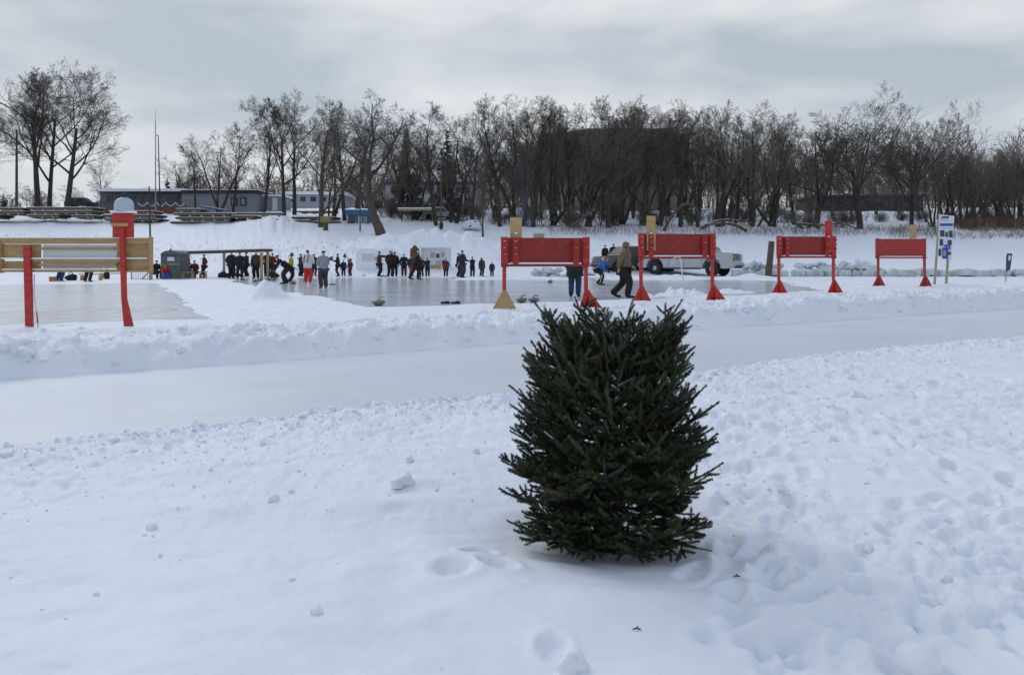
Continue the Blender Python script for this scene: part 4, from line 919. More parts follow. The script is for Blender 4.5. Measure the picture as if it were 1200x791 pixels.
x = ax(900.5, Y); mb = MB(); mb.tube([(0, 0, -.2), (.02, 0, .5), (.09, 0, 1.1), (.19, 0, zz(283, Y))], [.21, .20, .19, .175], 14); simple('wooden_pile', mb, 'stumpwood', (x, Y, 0), 'thick leaning dark timber pile left of the third red board', 'post')

# ------------------------------------------------------------------ broken river ice
def slab(px, Y, w, h, th, rx, ry, rz, z, sd, label, m='slab'):
    rr_ = random.Random(sd); n = rr_.randint(5, 7)
    poly = [(math.cos(2 * PI * k / n + rr_.uniform(-.3, .3)) * w / 2 * rr_.uniform(.8, 1.1), math.sin(2 * PI * k / n + rr_.uniform(-.3, .3)) * h / 2 * rr_.uniform(.8, 1.1)) for k in range(n)]
    mb = MB(); vs = [(a, b_, -th / 2) for a, b_ in poly] + [(a * .96, b_ * .96, th / 2 + rr_.uniform(-.03, .03)) for a, b_ in poly]
    mb.add(vs, [tuple(range(n))[::-1], tuple(range(n, 2 * n))] + [(k, (k + 1) % n, (k + 1) % n + n, k + n) for k in range(n)])
    o = mb.build('ice_slab', M[m], None, .03); o.location = (ax(px, Y), Y, z); o.rotation_euler = (R(rx), R(ry), R(rz))
    tag(o, label, 'ice slab', 'broken slabs of river ice'); return o
rr = random.Random(11)
for k in range(34):   # low greenish ridge
    px = 868 + k * 10.3 + rr.uniform(-3, 3)
    slab(px, 47.6 + rr.uniform(-.4, .5), rr.uniform(.7, 1.5), rr.uniform(.6, 1.1), .42, rr.uniform(-12, 8), rr.uniform(-7, 7), rr.uniform(0, 90), rr.uniform(.16, .32), k, 'greenish slab in the long low ridge of river ice behind the red boards', 'slab')
for k in range(10):
    slab(1215 + k * 14, 47.6 + rr.uniform(-.4, .5), rr.uniform(1, 1.6), rr.uniform(.8, 1.3), .42, rr.uniform(-12, 8), rr.uniform(-7, 7), rr.uniform(0, 90), .25, 60 + k, 'greenish slab in the long low ridge of river ice behind the red boards', 'slab')
for k in range(22):   # jumbled pile right of third board
    px = rr.gauss(1002, 17); q = max(0, 1 - abs(px - 1002) / 32)
    slab(px, 49 + rr.uniform(-1, 1), rr.uniform(.5, 1.3), rr.uniform(.5, 1.1), rr.uniform(.15, .3), rr.uniform(-70, 50), rr.uniform(-40, 40), rr.uniform(0, 180), .3 + q * rr.uniform(.1, .85), 100 + k, 'tilted slab in the heaped ice pile between the third and farthest red boards', rr.choice(('slab', 'slabsnow', 'slabsnow')))
for k in range(26):
    px = rr.choice((rr.gauss(935, 22), rr.gauss(885, 12), rr.gauss(960, 18)))
    slab(px, 49.2 + rr.uniform(-.8, 1.2), rr.uniform(.5, 1.4), rr.uniform(.5, 1.1), rr.uniform(.12, .25), rr.uniform(-45, 30), rr.uniform(-25, 25), rr.uniform(0, 180), rr.uniform(.35, .75), 200 + k, 'tilted slab of river ice behind the third red board', rr.choice(('slab', 'slabsnow', 'slabsnow')))
for k in range(16):
    px = rr.uniform(622, 694)
    slab(px, 48.5 + rr.uniform(-1, 1), rr.uniform(.5, 1.4), rr.uniform(.5, 1.0), rr.uniform(.12, .25), rr.uniform(-30, 20), rr.uniform(-15, 15), rr.uniform(0, 180), rr.uniform(.1, .5), 300 + k, 'tilted slab of river ice seen under the nearest red board', rr.choice(('slab', 'slabsnow')))

# ------------------------------------------------------------------ bare trees (vectorised growth)
def norm(v): return v / np.maximum(np.linalg.norm(v, axis=-1, keepdims=True), 1e-9)
def tubes(P, Rd, sides):
    B, n, _ = P.shape
    T = np.zeros_like(P); T[:, 1:-1] = P[:, 2:] - P[:, :-2]; T[:, 0] = P[:, 1] - P[:, 0]; T[:, -1] = P[:, -1] - P[:, -2]; T = norm(T)
    ref = np.where(np.abs(T[..., 2:3]) > .85, np.array([1., .1, 0]), np.array([.1, .07, 1.]))
    ref = np.repeat(ref[:, :1], n, 1); A = norm(np.cross(T, ref)); Bn = np.cross(T, A)
    t = np.arange(sides) * 2 * PI / sides
    V = P[:, :, None] + (A[:, :, None] * np.cos(t)[:, None] + Bn[:, :, None] * np.sin(t)[:, None]) * Rd[:, :, None, None]
    b = np.arange(B)[:, None, None] * n * sides; i_ = np.arange(n - 1)[None, :, None] * sides; j_ = np.arange(sides)[None, None]; j2 = (j_ + 1) % sides
    Q = np.stack([b + i_ + j_, b + i_ + j2, b + i_ + sides + j2, b + i_ + sides + j_], -1).reshape(-1, 4)
    return V.reshape(-1, 3), Q
def grow(seed, S, D, Ln, R0, levels, rmin=.006):
    """levels: list of dict(n, wig, up, nc, t0, ang, ratio, rr, sides)"""
    g = np.random.default_rng(seed); S = np.array(S, float); D = norm(np.array(D, float)); Ln = np.array(Ln, float); R0 = np.array(R0, float)
    out = []
    for li, lv in enumerate(levels):
        B = len(S); n = lv['n']; P = np.zeros((B, n + 1, 3)); P[:, 0] = S; d = D.copy(); ds = [d]
        for k in range(n):
            d = norm(d + g.normal(0, lv['wig'], (B, 3)) + np.array([0, 0, lv['up']])); P[:, k + 1] = P[:, k] + d * (Ln / n)[:, None]; ds.append(d)
        DS = np.stack(ds, 1); tt = np.linspace(0, 1, n + 1)[None]
        Rd = np.maximum(R0[:, None] * (1 - tt * lv.get('taper', .75)), rmin)
        out.append((P, Rd, lv['sides']))
        nc = lv.get('nc', 0)
        if not nc: break
        t = lv['t0'] + (1 - lv['t0']) * (np.arange(nc)[None] + g.uniform(0, 1, (B, nc))) / nc; t = np.clip(t, 0, .995)
        idx = np.floor(t * n).astype(int); fr = t * n - idx; bi = np.arange(B)[:, None]
        Sp = P[bi, idx] * (1 - fr)[..., None] + P[bi, idx + 1] * fr[..., None]; Dp = DS[bi, idx + 1]
        ang = np.radians(g.normal(lv['ang'], lv['ang'] * .25, (B, nc))); az_ = (np.arange(nc) * 2.4)[None] + g.uniform(0, 6.28, (B, 1)) + g.normal(0, .5, (B, nc))
        ref = np.where(np.abs(Dp[..., 2:3]) > .9, np.array([1., 0, 0]), np.array([0, 0, 1.])); A = norm(np.cross(Dp, ref)); Bn = np.cross(Dp, A)
        Dc = Dp * np.cos(ang)[..., None] + (A * np.cos(az_)[..., None] + Bn * np.sin(az_)[..., None]) * np.sin(ang)[..., None]
        Lc = Ln[:, None] * lv['ratio'] * (1 - lv.get('fall', .45) * (t - lv['t0']) / (1 - lv['t0'] + 1e-6)) * g.uniform(.7, 1.25, (B, nc))
        Rc = (R0[:, None] * (1 - t * lv.get('taper', .75))) * lv['rr'] * g.uniform(.75, 1.05, (B, nc))
        S, D, Ln, R0 = Sp.reshape(-1, 3), norm(Dc.reshape(-1, 3)), Lc.ravel(), Rc.ravel()
    return out
def tree_meshes(out, ntrunk, mt, mc, root, rtw=1.0):
    for nm, part, mm in (('trunk', out[:ntrunk], mt), ('crown', out[ntrunk:], mc)):
        if not part: continue
        VV = []; QQ = []; o_ = 0
        for P, Rd, sd in part:
            v, q = tubes(P, Rd, sd); VV.append(v); QQ.append(q + o_); o_ += len(v)
        np_mesh(nm, np.concatenate(VV), np.concatenate(QQ), mm, root, smooth=(nm == 'trunk'))
TW = .0085
def proto(kind, seed):
    g = random.Random(seed)
    root = thing({'brush': 'shrub', 'spruce': 'spruce_tree'}.get(kind, 'bare_tree'), (0, 0, -100))
    if kind == 'vase':       # cottonwood, height ~ 1.0*18
        lv = [dict(n=8, wig=.028, up=.05, nc=7, t0=.30, ang=34, ratio=.74, rr=.62, sides=10, taper=.6, fall=.25),
              dict(n=9, wig=.10, up=.035, nc=8, t0=.25, ang=38, ratio=.50, rr=.55, sides=7),
              dict(n=7, wig=.13, up=.02, nc=7, t0=.15, ang=42, ratio=.52, rr=.55, sides=5),
              dict(n=5, wig=.10, up=.05, nc=6, t0=.12, ang=36, ratio=.58, rr=.6, sides=3),
              dict(n=4, wig=.10, up=.05, nc=4, t0=.2, ang=32, ratio=.7, rr=.7, sides=3), dict(n=2, wig=.1, up=.04, sides=3)]
        out = grow(seed, [(0, 0, -.3)], [(0, 0, 1)], [11.5], [.30], lv, TW); tm, tc_ = M['bark'], M['twig']
    elif kind == 'tall':     # upright slender
        lv = [dict(n=10, wig=.06, up=.06, nc=9, t0=.28, ang=30, ratio=.42, rr=.55, sides=8, taper=.8, fall=.35),
              dict(n=7, wig=.10, up=.09, nc=7, t0=.2, ang=35, ratio=.52, rr=.55, sides=6),
              dict(n=6, wig=.15, up=.06, nc=6, t0=.15, ang=40, ratio=.52, rr=.55, sides=4),
              dict(n=4, wig=.12, up=.06, nc=5, t0=.15, ang=36, ratio=.62, rr=.65, sides=3),
              dict(n=3, wig=.12, up=.06, nc=3, t0=.2, ang=32, ratio=.7, rr=.7, sides=3), dict(n=2, wig=.12, up=.03, sides=3)]
        out = grow(seed, [(0, 0, -.3)], [(g.uniform(-.08, .08), 0, 1)], [14], [.27], lv, TW); tm, tc_ = M['bark'], M['twig']
    elif kind == 'multi':    # clump of stems
        k = g.randint(3, 5); lv = [dict(n=9, wig=.09, up=.05, nc=8, t0=.25, ang=32, ratio=.38, rr=.55, sides=7, taper=.8, fall=.3),
              dict(n=6, wig=.12, up=.06, nc=7, t0=.15, ang=38, ratio=.52, rr=.55, sides=5),
              dict(n=5, wig=.16, up=.05, nc=6, t0=.12, ang=42, ratio=.52, rr=.6, sides=3),
              dict(n=4, wig=.2, up=.04, nc=5, t0=.15, ang=40, ratio=.55, rr=.7, sides=3), dict(n=2, wig=.2, up=.03, sides=3)]
        out = grow(seed, [(g.uniform(-.5, .5), g.uniform(-.5, .5), -.3) for _ in range(k)], [(g.uniform(-.35, .35), g.uniform(-.3, .3), 1) for _ in range(k)], [g.uniform(10, 13.5) for _ in range(k)], [g.uniform(.15, .24) for _ in range(k)], lv, TW); tm, tc_ = M['bark'], M['twig2']
    elif kind == 'brown':    # dense fine drooping twigs
        lv = [dict(n=9, wig=.05, up=.05, nc=11, t0=.16, ang=34, ratio=.50, rr=.5, sides=9, taper=.75, fall=.35),
              dict(n=7, wig=.12, up=.05, nc=9, t0=.12, ang=40, ratio=.48, rr=.5, sides=6),
              dict(n=6, wig=.18, up=.02, nc=8, t0=.1, ang=45, ratio=.52, rr=.5, sides=3),
              dict(n=4, wig=.22, up=-.02, nc=6, t0=.1, ang=45, ratio=.6, rr=.7, sides=3), dict(n=3, wig=.2, up=-.05, sides=3)]
        out = grow(seed, [(0, 0, -.3)], [(0, 0, 1)], [13], [.36], lv, TW * 1.15); tm, tc_ = M['bark2'], M['twig2']
    elif kind == 'brush':
        k = 26; lv = [dict(n=6, wig=.12, up=.06, nc=7, t0=.15, ang=30, ratio=.5, rr=.6, sides=4, taper=.8),
              dict(n=5, wig=.18, up=.05, nc=6, t0=.1, ang=40, ratio=.55, rr=.65, sides=3), dict(n=3, wig=.2, up=.03, nc=4, t0=.15, ang=40, ratio=.6, rr=.8, sides=3), dict(n=2, wig=.2, up=.03, sides=3)]
        out = grow(seed, [(g.gauss(0, 1.1), g.gauss(0, .8), -.2) for _ in range(k)], [(g.uniform(-.55, .55), g.uniform(-.5, .5), 1) for _ in range(k)], [g.uniform(2.2, 4.6) for _ in range(k)], [g.uniform(.03, .06) for _ in range(k)], lv, TW); tm, tc_ = M['bark'], M['twig2']
        VV = []; 
        tree_meshes([out[0]], 1, tm, tc_, root); c = root.children[0]; c.name = 'stems'
        tree_meshes(out[1:], 0, tm, tc_, root); return root
    elif kind == 'spruce':
        lv = [dict(n=8, wig=.015, up=.02, nc=90, t0=.08, ang=92, ratio=.24, rr=.22, sides=8, taper=.93, fall=.93),
              dict(n=5, wig=.07, up=.02, nc=16, t0=.08, ang=52, ratio=.38, rr=.5, sides=3, fall=.7),
              dict(n=2, wig=.1, up=-.07, nc=7, t0=.1, ang=45, ratio=.42, rr=.8, sides=3), dict(n=1, wig=.1, up=-.05, sides=3)]
        out = grow(seed, [(0, 0, -.2)], [(0, 0, 1)], [12], [.2], lv, .028); tree_meshes(out, 1, M['bark'], M['sprucegreen'], root); return root
    elif kind == 'oak':      # twisted old tree leaning
        lv = [dict(n=6, wig=.07, up=.04, nc=7, t0=.36, ang=46, ratio=.78, rr=.62, sides=12, taper=.5, fall=.2),
              dict(n=9, wig=.16, up=.09, nc=8, t0=.22, ang=42, ratio=.45, rr=.5, sides=8),
              dict(n=6, wig=.2, up=.06, nc=7, t0=.15, ang=45, ratio=.5, rr=.55, sides=5),
              dict(n=5, wig=.22, up=.04, nc=6, t0=.12, ang=45, ratio=.5, rr=.6, sides=3),
              dict(n=3, wig=.2, up=.03, nc=4, t0=.2, ang=40, ratio=.6, rr=.7, sides=3), dict(n=2, wig=.2, up=.03, sides=3)]
        out = grow(seed, [(0, 0, -.6)], [(-.22, 0, 1)], [9.], [.46], lv, TW); tm, tc_ = M['bark2'], M['twig']
    elif kind == 'fan':
        lv = [dict(n=6, wig=.04, up=.05, nc=13, t0=.34, ang=44, ratio=1.45, rr=.46, sides=10, taper=.6, fall=.35),
              dict(n=10, wig=.09, up=.055, nc=9, t0=.22, ang=38, ratio=.42, rr=.5, sides=7),
              dict(n=7, wig=.10, up=.04, nc=7, t0=.15, ang=38, ratio=.55, rr=.55, sides=5),
              dict(n=5, wig=.11, up=.05, nc=6, t0=.12, ang=38, ratio=.55, rr=.6, sides=3),
              dict(n=4, wig=.11, up=.05, nc=4, t0=.2, ang=34, ratio=.65, rr=.7, sides=3)]
        lv.append(dict(n=2, wig=.1, up=.03, sides=3)); lv[4]['nc'] = 3
        out = grow(seed, [(0, 0, -.3)], [(0, 0, 1)], [7.5], [.32], lv, TW); tm, tc_ = M['bark'], M['twig']
    elif kind == 'small':
        lv = [dict(n=7, wig=.08, up=.05, nc=8, t0=.2, ang=38, ratio=.6, rr=.6, sides=6, taper=.8, fall=.3),
              dict(n=6, wig=.14, up=.06, nc=7, t0=.15, ang=42, ratio=.55, rr=.6, sides=4),
              dict(n=4, wig=.18, up=.05, nc=6, t0=.12, ang=42, ratio=.55, rr=.7, sides=3),
              dict(n=3, wig=.2, up=.04, nc=4, t0=.15, ang=40, ratio=.6, rr=.8, sides=3), dict(n=2, wig=.2, up=.03, sides=3)]
        out = grow(seed, [(0, 0, -.2)], [(0, 0, 1)], [6.], [.13], lv, TW); tm, tc_ = M['bark2'], M['twig3']
    tree_meshes(out, 2 if kind not in ('small', 'multi') else 1, tm, tc_, root)
    return root
def extent(root):
    zs = []; xs = []
    for c in root.children:
        a = np.empty(len(c.data.vertices) * 3, np.float32); c.data.vertices.foreach_get('co', a); a = a.reshape(-1, 3); zs.append(np.percentile(a[:, 2], 99.8)); xs.append(np.percentile(np.abs(a[:, 0]), 99))
    return max(zs), max(xs)
PRO = {}
for kind, seeds in (('vase', (1, 2, 3)), ('tall', (11, 12, 13)), ('multi', (21, 22, 23)), ('brown', (31, 32)), ('brush', (41, 42)), ('spruce', (51, 52)), ('oak', (61,)), ('fan', (81, 82)), ('small', (71, 72))):
    PRO[kind] = []
    for s in seeds:
        r_ = proto(kind, s); PRO[kind].append([r_, *extent(r_), False])
print('protos', {k: [round(p[1], 1) for p in v] for k, v in PRO.items()}, sum(len(c.data.polygons) for v in PRO.values() for p in v for c in p[0].children))
def plant(kind, vi, px, Y, top, label, rz=None, wide=1.0, group=None, base=None, cat=None):
    p = PRO[kind][vi % len(PRO[kind])]; x = ax(px, Y); z = hz(x, Y) if base is None else base
    h = zz(top, Y) - z; s = h / p[1]
    o = p[0] if not p[3] else copy_tree(p[0]); p[3] = True
    o.location = (x, Y, z - .1); o.scale = (s * wide, s * wide, s); o.rotation_euler = (0, 0, R(random.uniform(0, 360) if rz is None else rz))
    return tag(o, label, cat or {'brush': 'shrub', 'spruce': 'spruce'}.get(kind, 'tree'), group)
GT = 'bare trees on the far bank'
plant('vase', 0, 44, 101, 78, 'tall bare tree at far left, its trunk the leftmost of three', 40, 1.15, GT)
plant('vase', 1, 58, 104, 74, 'tall bare tree at far left, its trunk the middle one of three', 200, .95, GT)
plant('vase', 2, 78, 100, 80, 'tall bare tree at far left with the thickest dark trunk of three', 120, 1.3, GT)
plant('small', 0, 118, 118, 178, 'small pale bare tree behind the right side of the three tall left trees', None, 1.1, GT)
plant('small', 1, 32, 125, 214, 'short bare tree between the light pole and the tall left trees', None, 1.0, GT)
L1 = [(229, 98, 168, 'tall', 0), (256, 97, 150, 'multi', 0), (273, 99, 142, 'tall', 1), (308, 96, 118, 'tall', 2), (333, 95, 116, 'vase', 0), (345, 97, 120, 'tall', 0),
      (376, 83, 118, 'brown', 0), (390, 92, 124, 'multi', 1), (404, 90, 118, 'tall', 1), (418, 93, 125, 'brown', 1), (470, 92, 142, 'brown', 0), (486, 90, 135, 'multi', 2),
      (512, 84, 124, 'tall', 2), (533, 88, 132, 'multi', 0), (553, 86, 124, 'vase', 1), (586, 86, 118, 'tall', 0), (606, 88, 112, 'multi', 1), (624, 86, 110, 'tall', 1), (646, 88, 110, 'multi', 2), (664, 90, 122, 'tall', 2),
      (688, 86, 122, 'multi', 0), (713, 84, 110, 'tall', 1), (730, 88, 118, 'multi', 1), (752, 86, 122, 'tall', 2), (776, 88, 132, 'multi', 2), (797, 86, 118, 'tall', 0), (818, 85, 132, 'vase', 2), (842, 86, 124, 'multi', 0), (862, 87, 132, 'tall', 1), (884, 85, 124, 'multi', 1),
      (905, 86, 136, 'multi', 2), (930, 88, 150, 'tall', 0), (955, 88, 156, 'multi', 0)]
for k, (px, Y, top, kind, vi) in enumerate(L1):
    nm = {'tall': 'slender', 'multi': 'many stemmed', 'vase': 'spreading', 'brown': 'brownish thick twigged'}[kind]
    where = 'behind the parked dock sections' if px < 350 else ('around the blue hut' if px < 500 else ('before the big brown building' if 620 < px < 830 else 'on the far bank'))
    same = [q for q in L1 if q[3] == kind and (q[0] < 350) == (px < 350) and (350 <= q[0] < 500) == (350 <= px < 500) and (620 < q[0] < 830) == (620 < px < 830)]
    od = ['first', 'second', 'third', 'fourth', 'fifth', 'sixth', 'seventh', 'eighth', 'ninth'][sorted(q[0] for q in same).index(px)]
    plant(kind, vi, px, Y, top + random.uniform(-2, 3), f'{nm} bare tree {where}, {od} such from the left', None, random.uniform(1.0, 1.25) if kind in ('multi', 'tall') else 1.05, GT)
plant('oak', 0, 448, 74.5, 112, 'old leaning bare tree with thick twisted trunk and slanting stone base', 0, 1.15, GT)
plant('fan', 0, 1008, 83, 104, 'large spreading bare tree, widest crown on the right bank', 70, 1.25, GT)
plant('fan', 1, 1068, 88, 130, 'wide bare tree just right of the largest spreading tree', 10, .9, GT)
plant('small', 0, 566, 71, 158, 'small slanting bare tree standing forward on the snow bank', 30, .8, GT)
plant('spruce', 0, 478, 100, 150, 'dark ragged spruce right of the old leaning tree', None, .9)
plant('spruce', 1, 524, 98, 150, 'dark spruce behind the bare trees left of the smoke', None, .9)
plant('spruce', 0, 4, 150, 226, 'small dark spruce at the left edge of the picture', None, 1.2)
plant('spruce', 1, 196, 125, 208, 'small dark spruce behind the grey trailer building', None, 1.2)
plant('spruce', 1, 210, 140, 205, 'low dark spruce behind the flagpoles', None, 1.4)
# rear rows
rr = random.Random(5)
for k in range(25):
    px = 620 + k * 23.8 + rr.uniform(-6, 6); top = 140 + (30 if px > 1110 else (24 if px > 925 else 0)) + rr.uniform(-8, 34)
    plant(rr.choice(('multi', 'multi', 'brown', 'tall')), k, px, rr.uniform(98, 118), top, 'bare tree in the dense rear row of the right bank', None, 1.05, 'rear trees of the right bank')
for k in range(16):
    px = 1095 + k * 10 + rr.uniform(-4, 4); plant(rr.choice(('multi', 'brown', 'multi')), k + 1, px, rr.uniform(84, 94), 172 + rr.uniform(-6, 12), 'dense bushy bare tree at the right end of the far bank', None, 1.15, 'bushy trees at the right end')
for k in range(9):
    px = 490 + k * 18 + rr.uniform(-4, 4); plant(rr.choice(('multi', 'brown')), k, px, rr.uniform(96, 112), 150 + rr.uniform(0, 25), 'bare tree in the rear row left of the big brown building', None, 1.0, 'rear trees left of the brown building')
for k in range(12):
    px = 215 + k * 24 + rr.uniform(-8, 8); plant(rr.choice(('small', 'multi')), k, px, rr.uniform(125, 140), 195 + rr.uniform(-8, 12), 'low bare tree behind the trailer buildings', None, 1.4, 'low trees behind the trailers')
for k in range(9):
    plant('small', k, -40 + k * 26 + rr.uniform(-8, 8), 150, 218 + rr.uniform(-6, 8), 'low distant bare tree behind the tall left trees', None, 1.5, 'distant trees at left')
for k in range(26):
    px = 580 + k * 25 + rr.uniform(-10, 10); Y = rr.uniform(84, 98)
    plant('brush', k, px, Y, rr.uniform(222, 246), 'tangled leafless shrub under the trees of the far bank', None, 1.25, 'shrubs under the far bank trees')
for k in range(10):
    px = 445 + k * 13 + rr.uniform(-5, 5); plant('brush', k, px, rr.uniform(92, 98), rr.uniform(228, 243), 'low leafless shrub near the blue hut', None, 1.2, 'shrubs near the blue hut')
for k in range(11):
    px = 630 + k * 19 + rr.uniform(-4, 4); plant(rr.choice(('multi', 'tall', 'brown')), k, px, rr.uniform(100, 112), rr.uniform(112, 140), 'bare tree close before the big brown building', None, 1.0, 'trees right before the brown building')
# continuation outside the frame
for k in range(10):
    for sgn in (-1, 1): plant(('multi', 'vase', 'tall')[k % 3], k, (1240 + k * 45) if sgn > 0 else (-60 - k * 45), 95, (160 if sgn > 0 else 120), 'bare tree beyond the edge of the picture', None, 1.1, 'trees beyond the edge')
# far wood as one mass
g = np.random.default_rng(9); n = 1500
a = g.uniform(-48, 48, n); Yd = g.uniform(165, 260, n); X_ = np.tan(np.radians(a)) * Yd; Z_ = height(X_, Yd) - .3
px_ = 600 + F * X_ / Yd
hmax = np.where(px_ < 215, 7.5, np.where(px_ < 600, 15, 24))
lv = [dict(n=4, wig=.06, up=.05, nc=8, t0=.2, ang=36, ratio=.42, rr=.5, sides=3, taper=.8, fall=.3), dict(n=3, wig=.15, up=.05, nc=5, t0=.15, ang=42, ratio=.5, rr=.6, sides=3), dict(n=1, wig=.15, up=.05, sides=3)]
out = grow(9, np.stack([X_, Yd, Z_], 1), np.stack([g.normal(0, .07, n), g.normal(0, .07, n), np.ones(n)], 1), hmax * g.uniform(.4, .8, n), g.uniform(.10, .17, n), lv, .045)
VV = []; QQ = []; o_ = 0
for P, Rd, sd in out: v, q = tubes(P, Rd, sd); VV.append(v); QQ.append(q + o_); o_ += len(v)
tag(np_mesh('distant_wood', np.concatenate(VV), np.concatenate(QQ), M['twig2']), 'far off leafless wood filling the horizon behind the bank', 'wood', kind='stuff')
for v in PRO.values():
    for p in v:
        if not p[3]:
            for c in list(p[0].children): bpy.data.objects.remove(c)
            bpy.data.objects.remove(p[0])
# fallen snowy limbs
def limb(pts, r, label, snow=True, Y=80):
    P = [(ax(a, Yq), Yq, zz(b_, Yq)) for a, b_, Yq in pts]; P = [Vector(p) for p in P]; c0 = P[0].copy(); Q = [p - c0 for p in P]; k = len(Q)
    # smooth
    S_ = []
    for i_ in range(k - 1):
        for f_ in range(4):
            t_ = f_ / 4; p0, p1, p2, p3 = Q[max(i_ - 1, 0)], Q[i_], Q[i_ + 1], Q[min(i_ + 2, k - 1)]
            S_.append(.5 * ((2 * p1) + (p2 - p0) * t_ + (2 * p0 - 5 * p1 + 4 * p2 - p3) * t_ ** 2 + (3 * p1 - p0 - 3 * p2 + p3) * t_ ** 3))
    S_.append(Q[-1]); m_ = len(S_); t = thing('fallen_limb', c0, 0, label, 'fallen tree', 'fallen limbs on the bank')
    mb = MB(); mb.tube(S_, [r * (1 - .6 * i_ / m_) for i_ in range(m_)], 8); mb.tube([S_[m_ // 2], S_[m_ // 2] + Vector((r * 3, 0, r * 5)), S_[m_ // 2] + Vector((r * 4, 0, r * 9))], [r * .4, r * .3, r * .12], 6); mb.build('limb', M['bark2'], t)
    rq = random.Random(int(abs(c0.x) * 100))
    if snow:
        mb = MB()
        for i_ in range(m_ - 2):
            if rq.random() < .35: continue
            mb.tube([S_[q] + Vector((0, -r * .1, r * (1 - .6 * q / m_) * .72)) for q in (i_, i_ + 1)], [r * .45 * (1 - .6 * q / m_) * rq.uniform(.6, 1.1) for q in (i_, i_ + 1)], 6)
        mb.build('snow_cover', M['snow_lump'], t)
limb([(778, 271, 78), (788, 252, 78), (802, 240, 78), (815, 243, 78), (822, 258, 78)], .18, 'arching snowy limb behind the second nearest red board')
limb([(672, 265, 80), (684, 255, 80), (700, 244, 80)], .20, 'snowy log leaning on the bank behind the nearest red board')
limb([(960, 268, 79), (948, 252, 79), (935, 240, 79), (922, 230, 79)], .22, 'long snowy trunk leaning left behind the third red board')
limb([(941, 268, 79), (928, 258, 79), (911, 245, 79)], .18, 'shorter snowy trunk leaning left behind the third red board')
limb([(875, 271, 78), (862, 264, 78), (845, 262, 78), (826, 264, 78)], .2, 'low snowy log lying left of the third red board')
limb([(822, 268, 79), (842, 259, 79), (866, 259, 79), (881, 261, 79)], .16, 'curved snowy limb above the low log')
limb([(930, 262, 79.5), (960, 264, 79.5), (985, 262, 79.5), (1005, 268, 79.5)], .14, 'thin dark limb lying across the bank near the largest tree')

# ------------------------------------------------------------------ dry weeds and brush as stuff
def weeds(name, px0, px1, Y0, Y1, n, h0, h1, r, m, label):
    g = np.random.default_rng(len(label)); Yv = g.uniform(Y0, Y1, n); pxv = g.uniform(px0, px1, n); Xv = (pxv - 600) / F * Yv; Zv = height(Xv, Yv)
    lv = [dict(n=3, wig=.18, up=.02, nc=3, t0=.3, ang=30, ratio=.5, rr=.7, sides=3, taper=.5), dict(n=2, wig=.2, up=0, sides=3)]
    out = grow(5, np.stack([Xv, Yv, Zv - .03], 1), np.stack([g.normal(0, .35, n), g.normal(0, .3, n), np.ones(n)], 1), g.uniform(h0, h1, n), np.full(n, r), lv, r * .6)
    VV = []; QQ = []; o_ = 0
    for P, Rd, sd in out: v, q = tubes(P, Rd, sd); VV.append(v); QQ.append(q + o_); o_ += len(v)
    return tag(np_mesh(name, np.concatenate(VV), np.concatenate(QQ), m), label, 'dry grass', kind='stuff')
weeds('red_brush', 1125, 1260, 80, 88, 1300, .6, 1.5, .013, M['redtwig'], 'low red brown brush along the right end of the bank')
weeds('dry_weeds', 1040, 1230, 74, 81, 900, .2, .6, .012, M['straw'], 'pale dry weeds poking from the snow at right')
weeds('dry_weeds', 175, 420, 56, 68, 170, .12, .38, .010, M['twig3'], 'sparse dry weeds on the left snow slope')
weeds('dry_weeds', 0, 175, 64, 74, 90, .12, .4, .010, M['twig3'], 'sparse dry weeds on the slope behind the wooden board')
weeds('dry_weeds', 640, 1100, 76, 82, 1500, .25, .9, .012, M['twig2'], 'dark dry weeds along the top of the far bank')
for (px, py, Y) in ((342, 290, 60), (404, 294, 58), (410, 300, 56), (388, 298, 57)):
    x = ax(px, Y); z = hz(x, Y); mb = MB(); mb.blob((0, 0, .12), (.14, .12, .2), px, .3, 2); simple('rock', mb, 'stumpwood', (x, Y, z), 'small dark rock poking out of the snow slope', 'rock', 0, 'rocks on the snow slope')

# ------------------------------------------------------------------ buildings
def bx(px0, px1, py0, py1, Y, D): # centre, dims
    return ((ax(px0, Y) + ax(px1, Y)) / 2, Y + D / 2, (zz(py0, Y) + zz(py1, Y)) / 2), (ax(px1, Y) - ax(px0, Y), D, abs(zz(py0, Y) - zz(py1, Y)))
def part(name, t, px0, px1, py0, py1, Y, D, m, bevel=0, yo=0):
    c, d = bx(px0, px1, py0, py1, Y, D); mb = MB(); mb.box((c[0] - t.location.x, c[1] - t.location.y + yo, c[2] - t.location.z), d)
    return mb.build(name, M[m], t, bevel)
Y = 104
t = thing('clubhouse', (ax(165, Y), Y, zz(250, Y)), 0, 'low blue grey clubhouse with snowy roof and front windows', 'building')
part('wall', t, 118, 213, 224.5, 252, Y, 7, 'bluewall'); part('roof', t, 114, 215, 221, 224.5, Y - 1.5, 9, 'snow_lump', .05); part('fascia', t, 116, 214, 224.4, 226, Y - 1.2, .2, 'roofdark')
for k, (a, b_) in enumerate(((124, 131), (134, 141), (151, 158), (161, 168), (171, 178), (193, 208))):
    w_ = part('window', t, a - .8, b_ + .8, 228, 237.5, Y - .12, .1, 'greyblue'); part('pane', t, a, b_, 228.8, 236.8, Y - .2, .08, 'glassdark').parent = w_
t = thing('deck', (ax(165, Y - 5), Y - 5, zz(252, Y)), 0, 'brown timber deck with railing and white string garland before the clubhouse', 'deck')
Yd = Y - 5
part('skirt', t, 112, 217, 244, 262, Yd, 3.5, 'deckwood'); part('handrail', t, 112, 217, 236.5, 237.5, Yd, .15, 'deckwood')
